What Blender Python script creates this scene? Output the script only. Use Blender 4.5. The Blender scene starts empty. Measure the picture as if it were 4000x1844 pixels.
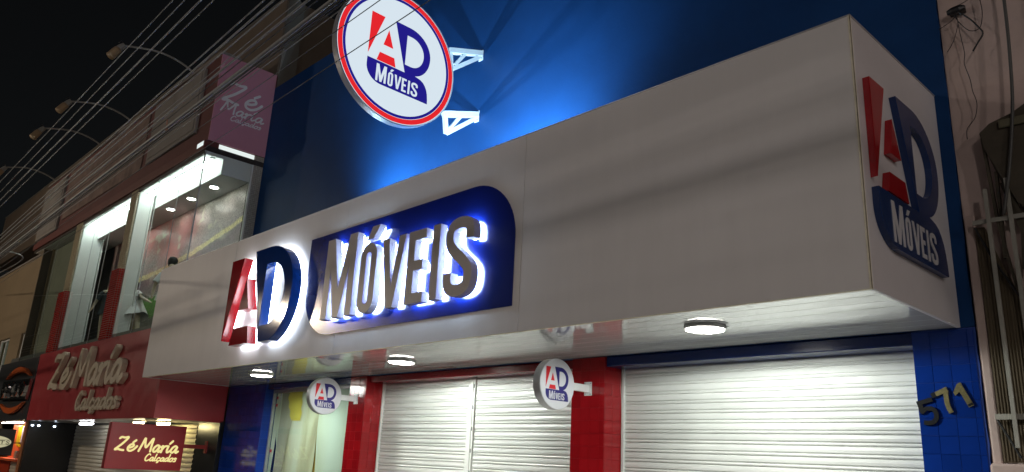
import bpy, math, random
from mathutils import Vector, Matrix
from mathutils.geometry import tessellate_polygon
random.seed(7)
sc = bpy.context.scene
COL = sc.collection

# ------------------------------------------------------------------ camera
CAM = Vector((1.9608, -6.7025, 1.6))
yaw, pitch, roll = 0.818291, 0.286723, 0.051337
fwd = Vector((-math.sin(yaw)*math.cos(pitch), math.cos(yaw)*math.cos(pitch), math.sin(pitch)))
rgt = Vector((math.cos(yaw), math.sin(yaw), 0)); upv = rgt.cross(fwd)
r2 = rgt*math.cos(roll)+upv*math.sin(roll); u2 = -rgt*math.sin(roll)+upv*math.cos(roll)
cd = bpy.data.cameras.new('camera'); cam = bpy.data.objects.new('camera', cd); COL.objects.link(cam)
m = Matrix((r2, u2, -fwd)).transposed().to_4x4(); m.translation = CAM; cam.matrix_world = m
cd.sensor_width = 36; cd.lens = 27.374; cd.clip_end = 500; cd.clip_start = 0.05
sc.camera = cam
# ------------------------------------------------------------------ world: night sky, faint moon
w = bpy.data.worlds.new('World'); sc.world = w; w.use_nodes = True
nt = w.node_tree; bg = nt.nodes['Background']
sky = nt.nodes.new('ShaderNodeTexSky'); sky.sky_type = 'NISHITA'; sky.sun_disc = False
sky.sun_elevation = math.radians(8); sky.sun_rotation = math.radians(140)
hs = nt.nodes.new('ShaderNodeHueSaturation'); hs.inputs['Saturation'].default_value = 0.35
nt.links.new(sky.outputs[0], hs.inputs['Color']); nt.links.new(hs.outputs[0], bg.inputs[0])
bg.inputs[1].default_value = 0.0016
sd = bpy.data.lights.new('moon', 'SUN'); sd.energy = 0.012; sd.angle = math.radians(0.5); sd.color = (0.85, 0.9, 1)
so = bpy.data.objects.new('moon', sd); COL.objects.link(so); so.rotation_euler = (math.radians(60), 0, math.radians(30))
sc.view_settings.view_transform = 'Standard'; sc.view_settings.look = 'None'
sc.view_settings.exposure = 0; sc.view_settings.gamma = 1
GZ = -0.6            # pavement level (phone held high above the head)

# ------------------------------------------------------------------ materials
def lin(c):
    return tuple(((v/255)/12.92 if v/255 <= .04045 else ((v/255+.055)/1.055)**2.4) for v in c)
MATS = {}
def mat(name, rgb, rough=.5, metal=0., var=0., vscale=6., bump=0., bscale=60., coat=0., spec=.5, rand=0., stretch=None, emit=0., rvar=0.):
    if name in MATS: return MATS[name]
    M = bpy.data.materials.new(name); M.use_nodes = True; n = M.node_tree.nodes; l = M.node_tree.links
    p = n['Principled BSDF']
    p.inputs['Base Color'].default_value = (*rgb, 1); p.inputs['Roughness'].default_value = rough
    p.inputs['Metallic'].default_value = metal; p.inputs['Coat Weight'].default_value = coat
    p.inputs['Coat Roughness'].default_value = .06; p.inputs['Specular IOR Level'].default_value = spec
    if emit: p.inputs['Emission Color'].default_value = (*rgb, 1); p.inputs['Emission Strength'].default_value = emit
    if var or bump or rvar:
        tc = n.new('ShaderNodeTexCoord'); mp = n.new('ShaderNodeMapping'); l.new(tc.outputs['Object'], mp.inputs[0])
        if stretch: mp.inputs['Scale'].default_value = stretch
    if var or rand:
        hsv = n.new('ShaderNodeHueSaturation'); hsv.inputs['Color'].default_value = (*rgb, 1)
        val = None
        if var:
            no = n.new('ShaderNodeTexNoise'); no.inputs['Scale'].default_value = vscale; no.inputs['Detail'].default_value = 6; no.inputs['Roughness'].default_value = .65
            l.new(mp.outputs[0], no.inputs['Vector'])
            mr = n.new('ShaderNodeMapRange'); mr.inputs[1].default_value = .25; mr.inputs[2].default_value = .75; mr.inputs[3].default_value = 1-var; mr.inputs[4].default_value = 1+var
            l.new(no.outputs['Fac'], mr.inputs[0]); val = mr.outputs[0]
        if rand:
            oi = n.new('ShaderNodeObjectInfo'); mr2 = n.new('ShaderNodeMapRange'); mr2.inputs[3].default_value = 1-rand; mr2.inputs[4].default_value = 1+rand
            l.new(oi.outputs['Random'], mr2.inputs[0])
            if val is None: val = mr2.outputs[0]
            else:
                mu = n.new('ShaderNodeMath'); mu.operation = 'MULTIPLY'; l.new(val, mu.inputs[0]); l.new(mr2.outputs[0], mu.inputs[1]); val = mu.outputs[0]
        l.new(val, hsv.inputs['Value']); l.new(hsv.outputs[0], p.inputs['Base Color'])
        if emit: l.new(hsv.outputs[0], p.inputs['Emission Color'])
    if rvar:
        n3 = n.new('ShaderNodeTexNoise'); n3.inputs['Scale'].default_value = 3.1; n3.inputs['Detail'].default_value = 5; l.new(mp.outputs[0], n3.inputs['Vector'])
        m3 = n.new('ShaderNodeMapRange'); m3.inputs[1].default_value = .3; m3.inputs[2].default_value = .7; m3.inputs[3].default_value = max(.02, rough-rvar); m3.inputs[4].default_value = rough+rvar
        l.new(n3.outputs['Fac'], m3.inputs[0]); l.new(m3.outputs[0], p.inputs['Roughness'])
    if bump:
        nb = n.new('ShaderNodeTexNoise'); nb.inputs['Scale'].default_value = bscale; nb.inputs['Detail'].default_value = 4; l.new(mp.outputs[0], nb.inputs['Vector'])
        b = n.new('ShaderNodeBump'); b.inputs['Strength'].default_value = bump; b.inputs['Distance'].default_value = .01
        l.new(nb.outputs['Fac'], b.inputs['Height']); l.new(b.outputs[0], p.inputs['Normal'])
    MATS[name] = M; return M
def emis(name, rgb, st):
    if name in MATS: return MATS[name]
    M = bpy.data.materials.new(name); M.use_nodes = True; n = M.node_tree.nodes; l = M.node_tree.links
    for x in list(n): n.remove(x)
    e = n.new('ShaderNodeEmission'); o = n.new('ShaderNodeOutputMaterial'); e.inputs[0].default_value = (*rgb, 1); e.inputs[1].default_value = st
    l.new(e.outputs[0], o.inputs[0]); MATS[name] = M; return M
def glass(name, tint=(.93, .97, .95), ior=1.5, rough=.0):
    if name in MATS: return MATS[name]
    M = bpy.data.materials.new(name); M.use_nodes = True; n = M.node_tree.nodes; l = M.node_tree.links
    for x in list(n): n.remove(x)
    o = n.new('ShaderNodeOutputMaterial'); mx = n.new('ShaderNodeMixShader'); fr = n.new('ShaderNodeFresnel'); fr.inputs[0].default_value = ior
    t = n.new('ShaderNodeBsdfTransparent'); t.inputs[0].default_value = (*tint, 1); g = n.new('ShaderNodeBsdfGlossy'); g.inputs['Roughness'].default_value = rough
    geo = n.new('ShaderNodeNewGeometry'); inv = n.new('ShaderNodeMath'); inv.operation = 'SUBTRACT'; inv.inputs[0].default_value = 1; l.new(geo.outputs['Backfacing'], inv.inputs[1])
    mul = n.new('ShaderNodeMath'); mul.operation = 'MULTIPLY'; l.new(fr.outputs[0], mul.inputs[0]); l.new(inv.outputs[0], mul.inputs[1]); l.new(mul.outputs[0], mx.inputs[0]); l.new(t.outputs[0], mx.inputs[1]); l.new(g.outputs[0], mx.inputs[2]); l.new(mx.outputs[0], o.inputs[0])
    MATS[name] = M; return M

# ------------------------------------------------------------------ mesh helpers
class G:
    def __init__(s): s.v = []; s.f = []
    def box(s, x0, y0, z0, x1, y1, z1):
        b = len(s.v)
        s.v += [(x0,y0,z0),(x1,y0,z0),(x1,y1,z0),(x0,y1,z0),(x0,y0,z1),(x1,y0,z1),(x1,y1,z1),(x0,y1,z1)]
        s.f += [tuple(b+i for i in q) for q in ((0,3,2,1),(4,5,6,7),(0,1,5,4),(1,2,6,5),(2,3,7,6),(3,0,4,7))]; return s
    def prism(s, fr, outer, holes=(), d0=0., d1=.01, back=True):
        loops = [list(outer)]+[list(h) for h in holes]
        flat = [p for lp in loops for p in lp]
        tris = tessellate_polygon([[Vector((a, b_, 0)) for a, b_ in lp] for lp in loops])
        b = len(s.v); n = len(flat)
        s.v += [fr(a, c, d1) for a, c in flat]+[fr(a, c, d0) for a, c in flat]
        # orientation of first tri
        def area(t):
            (ax, ay), (bx, by), (cx, cy) = (flat[i] for i in t); return (bx-ax)*(cy-ay)-(cx-ax)*(by-ay)
        for t in tris:
            if abs(area(t)) < 1e-12: continue
            t = t if area(t) > 0 else t[::-1]
            s.f.append(tuple(b+i for i in t))
            if back: s.f.append(tuple(b+n+i for i in t[::-1]))
        k = 0
        for li, lp in enumerate(loops):
            A = sum(lp[i][0]*lp[(i+1) % len(lp)][1]-lp[(i+1) % len(lp)][0]*lp[i][1] for i in range(len(lp)))
            for i in range(len(lp)):
                j = (i+1) % len(lp); q = (b+k+i, b+n+k+i, b+n+k+j, b+k+j)
                s.f.append(q if (A > 0) == (li == 0) else q[::-1])
            k += len(lp)
        return s
    def sheet(s, fr, outer, d):      # one-sided polygon
        b = len(s.v); s.v += [fr(a, c, d) for a, c in outer]
        for t in tessellate_polygon([[Vector((a, c, 0)) for a, c in outer]]): s.f.append(tuple(b+i for i in t))
        return s
    def tube(s, pts, r, n=6, r1=None, cap=True):
        P = [Vector(p) for p in pts]; b = len(s.v); N = len(P); ref = None
        for i, p in enumerate(P):
            t = (P[min(i+1, N-1)]-P[max(i-1, 0)]).normalized()
            if ref is None: ref = t.orthogonal().normalized()
            ref = (ref-t*ref.dot(t)).normalized(); q = t.cross(ref)
            rr = r if r1 is None else r+(r1-r)*i/(N-1)
            for k in range(n):
                a = 2*math.pi*k/n; s.v.append(tuple(p+(ref*math.cos(a)+q*math.sin(a))*rr))
        for i in range(N-1):
            for k in range(n):
                k2 = (k+1) % n; s.f.append((b+i*n+k, b+i*n+k2, b+(i+1)*n+k2, b+(i+1)*n+k))
        if cap: s.f += [tuple(b+k for k in range(n))[::-1], tuple(b+(N-1)*n+k for k in range(n))]
        return s
    def ribbon(s, fr, pts, wd, d0, d1, rnd=True, sub=6):
        P = catmull(pts, sub) if sub else [Vector(p) for p in pts]
        N = len(P); Lf = []; Rt = []
        for i, p in enumerate(P):
            t = (P[min(i+1, N-1)]-P[max(i-1, 0)]); t = t.normalized() if t.length > 1e-9 else Vector((1, 0)); nn = Vector((-t.y, t.x))
            Lf.append(p+nn*wd/2); Rt.append(p-nn*wd/2)
        def capp(c, t, sgn):
            a0 = math.atan2(t.y, t.x); return [c+Vector((math.cos(a0+x), math.sin(a0+x)))*wd/2 for x in (sgn*math.pi/4, 0, -sgn*math.pi/4)]
        # strip
        b = len(s.v)
        for i in range(N):
            e_ = .0014*i/N; s.v += [fr(*Lf[i], d1+e_), fr(*Rt[i], d1+e_), fr(*Lf[i], d0-e_*.2), fr(*Rt[i], d0-e_*.2)]
        for i in range(N-1):
            a = b+4*i; c = a+4
            s.f += [(a, a+1, c+1, c), (a+2, c+2, c+3, a+3), (a, c, c+2, a+2), (a+1, a+3, c+3, c+1)]
        if rnd:
            for (c, t, i) in ((P[0], P[0]-P[1], 0), (P[-1], P[-1]-P[-2], N-1)):
                t = t.normalized(); pp = capp(c, t, 1)
                e0, e1 = (Rt[0], Lf[0]) if i == 0 else (Lf[-1], Rt[-1])
                lp = [e0]+pp+[e1]
                e_ = 0 if i == 0 else .0014*i/N; k = len(s.v); s.v += [fr(*q, d1+e_) for q in lp]+[fr(*q, d0-e_*.2) for q in lp]; m_ = len(lp)
                s.f.append(tuple(k+j for j in range(m_))[::-1]); s.f.append(tuple(k+m_+j for j in range(m_)))
                for j in range(m_-1): s.f.append((k+j, k+j+1, k+m_+j+1, k+m_+j))
        else:
            a = b; s.f.append((a, a+2, a+3, a+1)); a = b+4*(N-1); s.f.append((a, a+1, a+3, a+2))
        return s
    def lathe(s, prof, c, axis='Z', n=24):
        b = len(s.v)
        for (r, h) in prof:
            for k in range(n):
                a = 2*math.pi*k/n; u, v_ = r*math.cos(a), r*math.sin(a)
                s.v.append((c[0]+u, c[1]+v_, c[2]+h) if axis == 'Z' else ((c[0]+h, c[1]+u, c[2]+v_) if axis == 'X' else (c[0]+u, c[1]+h, c[2]+v_)))
        for i in range(len(prof)-1):
            for k in range(n):
                k2 = (k+1) % n; s.f.append((b+i*n+k, b+i*n+k2, b+(i+1)*n+k2, b+(i+1)*n+k))
        s.f += [tuple(b+k for k in range(n))[::-1], tuple(b+(len(prof)-1)*n+k for k in range(n))]
        return s
    def mesh(s, name, smooth=False):
        me = bpy.data.meshes.new(name); me.from_pydata([tuple(v) for v in s.v], [], s.f); me.update()
        if smooth:
            for p in me.polygons: p.use_smooth = True
        return me
    def obj(s, name, m_, parent=None, smooth=False, bevel=0., loc=None):
        o = bpy.data.objects.new(name, s.mesh(name, smooth)); COL.objects.link(o)
        if m_: o.data.materials.append(m_)
        if parent is not None: o.parent = parent
        if loc: o.location = loc
        if bevel:
            bv = o.modifiers.new('bevel', 'BEVEL'); bv.width = bevel; bv.segments = 2; bv.limit_method = 'ANGLE'
        return o
def catmull(pts, sub=6):
    P = [Vector(p) for p in pts]; out = []
    for i in range(len(P)-1):
        p0 = P[max(i-1, 0)]; p1 = P[i]; p2 = P[i+1]; p3 = P[min(i+2, len(P)-1)]
        for k in range(sub):
            t = k/sub; out.append(.5*((2*p1)+(p2-p0)*t+(2*p0-5*p1+4*p2-p3)*t*t+(3*p1-p0-3*p2+p3)*t**3))
    out.append(P[-1]); return out
def thing(name, label, cat, loc=(0, 0, 0), group=None):
    o = bpy.data.objects.new(name, None); COL.objects.link(o); o.location = loc; o.empty_display_size = .1
    return tag(o, label, cat, group)
def tag(o, label, cat, group=None):
    o['label'] = label; o['category'] = cat
    if group: o['group'] = group
    return o
def struct(o): o['kind'] = 'structure'; return o
def inst(name, me, parent, loc=(0, 0, 0), rot=None):
    o = bpy.data.objects.new(name, me); COL.objects.link(o); o.parent = parent; o.location = loc
    if rot: o.rotation_euler = rot
    return o
def front(y):                       # plane facing the street (-Y): (x, z, out)
    return lambda a, b, d: (a, y-d, b)
def sidef(x, oy=0., oz=0., sc_=1.):  # plane facing +X: (y, z, out)
    return lambda a, b, d: (x+d, oy+a*sc_, oz+b*sc_)
def frontT(y, ox, oz, sc_=1.):
    return lambda a, b, d: (ox+a*sc_, y-d, oz+b*sc_)
def arc(cx, cy, rx, ry, a0, a1, n=10):
    return [(cx+rx*math.cos(math.radians(a0+(a1-a0)*i/n)), cy+ry*math.sin(math.radians(a0+(a1-a0)*i/n))) for i in range(n+1)]

# ------------------------------------------------------------------ logo outlines (unit: width of the mark = 1)
D_TOP = arc(.62, .665, .372, .335, 90, 0, 12)
D_OUT = [(.379, 1.0)]+D_TOP+arc(.70, .665, .292, .345, 0, -78, 10)[1:]
D_HOLE = [(.583, .875)]+arc(.66, .655, .222, .22, 90, 0, 10)+arc(.68, .655, .202, .222, 0, -90, 10)[1:]+[(.583, .433)]
L_WEDGE = [(0, .98), (.206, .98), (0, .37)]
L_TRI = [(.287, .815), (.376, .578), (.221, .578)]
L_TRAP = [(.178, .45), (.408, .45), (.441, .326), (.141, .326)]
L_BLUE = D_OUT+[(.80, .32)]+[(.857, .308), (.905, .283), (.94, .246), (.968, .2), (.986, .14), (.996, .07), (1.0, 0.)] + arc(.24, .22, .24, .22, -90, -180, 10)+[(0, .316), (.593, .316)]
D_CLOSED = D_OUT[:-1]+[(.76, .322), (.593, .32)]
# MOVEIS lettering: unit = height of the small capitals' baseline box, total width 2.865, M 1.03 high
T_M = [(0, 0), (0, 1.03), (.17, 1.03), (.34, .36), (.51, 1.03), (.682, 1.03), (.682, 0), (.55, 0), (.55, .62), (.405, 0), (.277, 0), (.132, .62), (.132, 0)]
def rrect(x0, z0, x1, z1, r, n=6):
    return arc(x1-r, z1-r, r, r, 0, 90, n)+arc(x0+r, z1-r, r, r, 90, 180, n)+arc(x0+r, z0+r, r, r, 180, 270, n)+arc(x1-r, z0+r, r, r, 270, 360, n)
T_O = (rrect(.805, -.01, 1.14, .835, .165), rrect(.922, .1, 1.023, .725, .05))
T_V = [(1.238, .825), (1.37, .825), (1.47, .24), (1.57, .825), (1.70, .825), (1.535, 0), (1.405, 0)]
T_E = [(1.755, 0), (1.755, .825), (2.07, .825), (2.07, .71), (1.882, .71), (1.882, .48), (2.035, .48), (2.035, .365), (1.882, .365), (1.882, .115), (2.07, .115), (2.07, 0)]
T_I = [(2.19, 0), (2.19, .825), (2.315, .825), (2.315, 0)]
T_ACC = [(.90, .885), (1.0, 1.04), (1.16, 1.04), (1.03, .885)]
T_S = [(2.803, .585), (2.803, .68), (2.765, .75), (2.64, .775), (2.52, .745), (2.48, .66), (2.495, .56), (2.56, .48), (2.70, .37), (2.785, .28), (2.80, .18), (2.765, .085), (2.64, .05), (2.52, .08), (2.478, .16), (2.478, .25)]
def moveis(fr, d0, d1, g):
    for o, h in ((T_M, ()), (T_O[0], (T_O[1],)), (T_V, ()), (T_E, ()), (T_I, ()), (T_ACC, ())): g.prism(fr, o, h, d0, d1)
    g.ribbon(fr, T_S, .125, d0, d1, rnd=False, sub=4); return g
def sub_frame(fr, ox, oz, k): return lambda a, b, d: fr(ox+a*k, oz+b*k, d)

# stroke alphabet for the script lettering: letter -> (advance, strokes)
SCR = {
 'Z': (.80, [[(.1,.86),(.2,.96),(.42,.93),(.66,.96),(.4,.5),(.04,.07),(.22,.1),(.42,.05),(.62,.03)]]),
 'é': (.72, [[(.1,.22),(.28,.26),(.42,.38),(.34,.5),(.17,.43),(.07,.23),(.14,.05),(.33,.01),(.52,.14),(.66,.36)],[(.3,.62),(.45,.78)]]),
 'M': (.94, [[(.0,.02),(.09,.5),(.17,.97),(.27,.62),(.42,.3),(.58,.62),(.74,.97),(.77,.5),(.82,.02)]]),
 'a': (.56, [[(.42,.42),(.28,.5),(.12,.38),(.05,.16),(.15,.01),(.32,.12),(.44,.46),(.41,.14),(.47,.01),(.6,.12)]]),
 'r': (.42, [[(.02,.36),(.1,.48),(.11,.24),(.1,.0)],[(.11,.2),(.22,.42),(.38,.48)]]),
 'í': (.30, [[(.08,.48),(.06,.16),(.13,.01),(.3,.14)],[(.12,.65),(.27,.86)]]),
 'C': (.60, [[(.54,.8),(.38,.95),(.17,.76),(.05,.4),(.12,.08),(.3,.0),(.55,.16)]]),
 'l': (.28, [[(.12,.95),(.07,.3),(.11,.04),(.26,.08)]]),
 'ç': (.48, [[(.4,.4),(.25,.5),(.08,.3),(.1,.06),(.25,.0),(.44,.12)],[(.24,.0),(.3,-.12),(.17,-.2)]]),
 'd': (.58, [[(.42,.42),(.28,.5),(.11,.37),(.05,.15),(.16,.01),(.32,.12),(.43,.34)],[(.5,.97),(.45,.4),(.46,.06),(.58,.07)]]),
 'o': (.50, [[(.28,.5),(.1,.38),(.06,.15),(.2,.0),(.38,.12),(.42,.35),(.28,.5),(.5,.42)]]),
 's': (.42, [[(.35,.42),(.22,.5),(.12,.4),(.3,.22),(.28,.06),(.08,.02)]]),
 ' ': (.16, [])}
def text_width(t): return sum(SCR[c][0] for c in t)
def script(t, fr, ox, oz, width, height, stroke, d0, d1, m_, parent, slant=.18, name='letter'):
    """one mesh object per letter"""
    W = text_width(t)+slant*.6; kx = width/W; x = 0
    for c in t:
        adv, strokes = SCR[c]
        if strokes:
            g = G()
            for i, st in enumerate(strokes):
                pts = [((x+a+slant*b)*kx+ox, b*height+oz) for a, b in st]
                g.ribbon(fr, pts, stroke, d0, d1+.0007*i, sub=6)
            g.obj(name, m_, parent)
        x += adv
# ------------------------------------------------------------------ palette
WHITE = mat('white composite panel', (.80, .775, .755), .46, var=.025, vscale=2.2, bump=.05, bscale=1.1, rvar=.05, stretch=(2.2, 1, .3), spec=.4)
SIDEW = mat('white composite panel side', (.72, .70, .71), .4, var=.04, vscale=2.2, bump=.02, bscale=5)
SOFF = mat('glossy white pvc boards', (.70, .71, .71), .05, var=.03, vscale=3, bump=.004, bscale=1.6, coat=.6, spec=.5)
TRIM = mat('aged edge sealant', (.86, .80, .62), .6, var=.2, vscale=9)
BLUEW = mat('blue painted render', (.004, .042, .150), .6, var=.16, vscale=1.3, bump=.2, bscale=26, spec=.2)
BTILE = mat('glazed blue tile', lin((14, 47, 126)), .10, var=.08, vscale=12, rand=.14, bump=.02, bscale=9)
RTILE = mat('glazed red tile', lin((148, 18, 25)), .12, var=.08, vscale=12, rand=.12, bump=.02, bscale=9)
GRB = mat('blue grout', lin((34, 66, 146)), .7, var=.2, vscale=30)
GRR = mat('red grout', lin((150, 28, 32)), .8, var=.25, vscale=30)
SHUT = mat('cream enamelled shutter slat', (.70, .715, .68), .33, var=.07, vscale=4, rand=.06, bump=.02, bscale=30, stretch=(.4, 1, 1))
STEEL = mat('galvanised steel', (.45, .46, .47), .4, .8, var=.15, vscale=20)
DARK = mat('dark rubber', (.015, .015, .016), .6)
BLKMET = mat('black metal', (.012, .012, .013), .35, var=.2, vscale=20)
REDL = mat('red acrylic', lin((168, 18, 30)), .08, var=.04, vscale=3)
BLUEL = mat('navy acrylic', (.006, .045, .24), .08, var=.04, vscale=3)
PLATE = mat('glossy navy plate', lin((12, 30, 112)), .2, var=.05, vscale=2, coat=.6)
GREYL = mat('white letter metal', (.60, .55, .52), .34, var=.03, vscale=4)
PRW = mat('white sign face', (.72, .72, .76), .3, var=.03, vscale=5)
PRR = mat('red vinyl print', lin((215, 32, 42)), .35)
PRB = mat('blue vinyl print', lin((44, 38, 118)), .35)
SILV = mat('brushed aluminium rim', (.6, .6, .62), .35, .6, var=.12, vscale=8)
WPNT = mat('white painted steel', (.78, .79, .78), .35, var=.05, vscale=14)
SLIT_W = emis('lit sign face white', (.68, .78, .86), 1.0)
SLIT_R = emis('lit sign face red', (.86, .022, .03), .9)
SLIT_B = emis('lit sign face blue', (.016, .012, .24), 1.0)
HALO = emis('halo strip cool white', (.80, .90, 1.), 24)
HALO2 = emis('halo strip blue white', (.55, .75, 1.), 60)
LAMP = emis('lamp diffuser', (1., .96, .88), 40)

# ------------------------------------------------------------------ ground
g = G().box(-90, -30, GZ-.42, 60, -3.6, GZ-.15)
struct(g.obj('road', mat('asphalt', (.05, .05, .05), .8, var=.3, vscale=3, bump=.5, bscale=120)))
g = G().box(-90, -3.4, GZ-.4, 60, 12, GZ)
struct(g.obj('pavement', mat('concrete pavement', (.42, .41, .39), .8, var=.2, vscale=2, bump=.3, bscale=50)))
g = G()
g.box(-90, -3.6, GZ-.4, 60, -3.4, GZ+.01)
struct(g.obj('kerb', mat('kerb stone', (.33, .32, .3), .8, var=.2, vscale=3), bevel=.02))
g = G().box(-90, -38, GZ-.4, 60, -30, GZ+.01); struct(g.obj('far_pavement', MATS['concrete pavement']))

# ------------------------------------------------------------------ blue shop building
shop = thing('shop_building', 'blue painted furniture shop front with red and blue tiled pillars', 'building')
ZB, ZT, DEP, LEN = 2.81, 4.81, 1.673, 13.03
edge = [(.1+random.uniform(-.007, .006), z) for z in [GZ+i*.115 for i in range(int((9.26-GZ)/.115))]]
up = [p for p in edge if p[1] > 2.83]
G().prism(front(0), [(-13.03, 2.815), (.1, 2.815)]+up+[(.1, 9.26), (-13.03, 9.26)], (), -.3, 0).obj('wall', BLUEW, shop)
G().box(-13.03, .3, 9.0, .1, 9, 9.2).obj('roof', mat('concrete roof', (.2, .19, .18), .9, var=.2), shop)
G().box(-13.03, .95, GZ, .1, 1.05, 9.0).obj('inner_wall', mat('dark inner wall', (.06, .06, .06), .9), shop)
TP = .136
def tile_mesh(nm, w_, h_, m_):
    g = G(); a, b, t, e = w_/2, h_/2, .004, .0016
    g.v = [(-a, 0, -b), (a, 0, -b), (a, 0, b), (-a, 0, b), (-a, -t+e, -b), (a, -t+e, -b), (a, -t+e, b), (-a, -t+e, b), (-a+e, -t, -b+e), (a-e, -t, -b+e), (a-e, -t, b-e), (-a+e, -t, b-e)]
    for q in range(4):
        r_ = (q+1) % 4; g.f += [(q, r_, 4+r_, 4+q), (4+q, 4+r_, 8+r_, 8+q)]
    g.f.append((8, 9, 10, 11)); me = g.mesh(nm); me.materials.append(m_); return me
TM = {}
def tiles(parent, m_, x0, x1, z1, zlow, axis='front', at=0., xstart=None, lowname='lower_tiles'):
    """individual glazed tiles from z1 down to zlow; the rest to the ground is one joined part"""
    nrow_all = int((z1-GZ)/TP); W = x1-x0; cols = []; x = x0
    while x < x1-.01:
        w_ = min(TP, x1-x); cols.append((x+w_/2, w_)); x += w_
    low = G()
    for r_ in range(nrow_all):
        zc = z1-(r_+.5)*TP
        for (xc, w_) in cols:
            key = (m_.name, round(w_, 3))
            if key not in TM: TM[key] = tile_mesh('tile', w_-.0022, TP-.0022, m_)
            j = random.uniform(-.0007, .0007)
            if zc > zlow:
                if axis == 'front': inst('tile', TM[key], parent, (xc, at-j, zc), (random.uniform(-.006, .006), 0, random.uniform(-.006, .006)))
                else: inst('tile', TM[key], parent, (at+j, xc, zc), (random.uniform(-.006, .006), 0, math.pi/2+random.uniform(-.006, .006)))
            else:
                a = w_/2-.002; b = TP/2-.002
                if axis == 'front': low.box(xc-a, at-.007, zc-b, xc+a, at, zc+b)
                else: low.box(at, xc-a, zc-b, at+.007, xc+a, zc+b)
    o = low.obj(lowname, m_, parent); o['kind'] = 'stuff'
# right blue pillar
p = G().prism(front(0), [(-.37, GZ), (.1, GZ)]+[q for q in edge if q[1] < 2.8]+[(.1, 2.81), (-.37, 2.81)], (), -.34, 0).obj('pillar', GRB, shop)
tiles(p, BTILE, -.37, .085, 2.80, 1.35, at=-.001)
p = G().box(-4.07, 0, GZ, -3.592, .34, 2.81).obj('pillar', GRR, shop)
tiles(p, RTILE, -4.07, -3.592, 2.80, 1.25, at=-.001)
tiles(p, RTILE, .0, .325, 2.80, 1.25, axis='side', at=-3.591, lowname='lower_side_tiles')
p = G().box(-8.71, 0, GZ, -8.262, .34, 2.81).obj('pillar', GRR, shop)
tiles(p, RTILE, -8.71, -8.262, 2.80, 1.0, at=-.001)
tiles(p, RTILE, .0, .325, 2.80, 1.0, axis='side', at=-8.261, lowname='lower_side_tiles')
p = G().box(-13.03, 0, GZ, -11.51, .34, 2.81).obj('pillar', GRB, shop)
tiles(p, BTILE, -13.02, -11.51, 2.80, 1.0, at=-.001)
tiles(p, BTILE, .0, .17, 2.80, 1.0, axis='side', at=-11.509, lowname='lower_side_tiles')
BEAMB = mat('blue gloss paint', lin((14, 34, 88)), .22, var=.06, vscale=4, bump=.03, bscale=12)
BEAMR = mat('red gloss paint', lin((118, 14, 22)), .22, var=.06, vscale=4, bump=.03, bscale=12)
G().box(-3.589, .02, 2.70, -.372, .31, 2.811).obj('header_beam', BEAMB, shop, bevel=.012)
G().box(-8.259, .05, 2.71, -4.072, .31, 2.811).obj('header_beam', BEAMR, shop, bevel=.012)
G().box(-11.507, .03, 2.71, -8.712, .16, 2.811).obj('header_beam', BEAMB, shop, bevel=.012)

# ------------------------------------------------------------------ roller shutters
def slat_mesh(w_):
    prof = [(0, .010), (.003, .010), (.0045, .0), (.011, -.006), (.033, -.009), (.056, -.006), (.063, .0), (.0645, .010), (.0685, .010), (.070, .001), (.074, -.006), (.083, -.010), (.092, -.006), (.097, .001), (.0985, .010), (.1, .010)]
    g = G(); n = len(prof)
    for x in (0, w_):
        for z, y in prof: g.v.append((x, y, z))
    for i in range(n-1): g.f.append((i, n+i, n+i+1, i+1))
    me = g.mesh('slat'); me.materials.append(SHUT)
    return me
def shutter(x0, x1, y, top, label, name='roller_shutter'):
    t = thing(name, label, 'shutter', (x0, y, GZ), 'cream roller shutters under the blue shop sign box'); me = slat_mesh(x1-x0-.03)
    n = int((top-GZ)/.1)
    for i in range(n+1):
        z = top-GZ-.1*(i+1)
        if z < 0: break
        inst('slat', me, t, (.015, random.uniform(-.002, .002), z), (random.uniform(-.012, .012), 0, random.uniform(-.0008, .0008)))
    G().box(0, -.035, 0, .028, .03, top-GZ).obj('guide_rail', SHUT, t)
    G().box(x1-x0-.028, -.035, 0, x1-x0, .03, top-GZ).obj('guide_rail', SHUT, t)
    G().box(.015, .02, 0, x1-x0-.015, .03, top-GZ+.08).obj('backing', DARK, t)
    return t
shutter(-3.575, -.372, .31, 2.742, 'wide cream roller shutter between red pillar and blue pillar with number 571')
shutter(-6.10, -4.08, .32, 2.742, 'cream roller shutter right of the white guide, left of the red pillar')
shutter(-8.245, -6.17, .32, 2.742, 'cream roller shutter left of the white guide, beside the far red pillar')
gp = thing('shutter_post', 'narrow white centre post between the two middle roller shutters', 'post', (-6.135, .3, GZ))
G().box(-.045, -.03, 0, .035, .06, 2.742-GZ).obj('post', SHUT, gp, bevel=.006)
for zz in range(12): G().box(.0352, -.02, .1+.28*zz, .05, .0, .15+.28*zz).obj('clip', DARK, gp)

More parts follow.
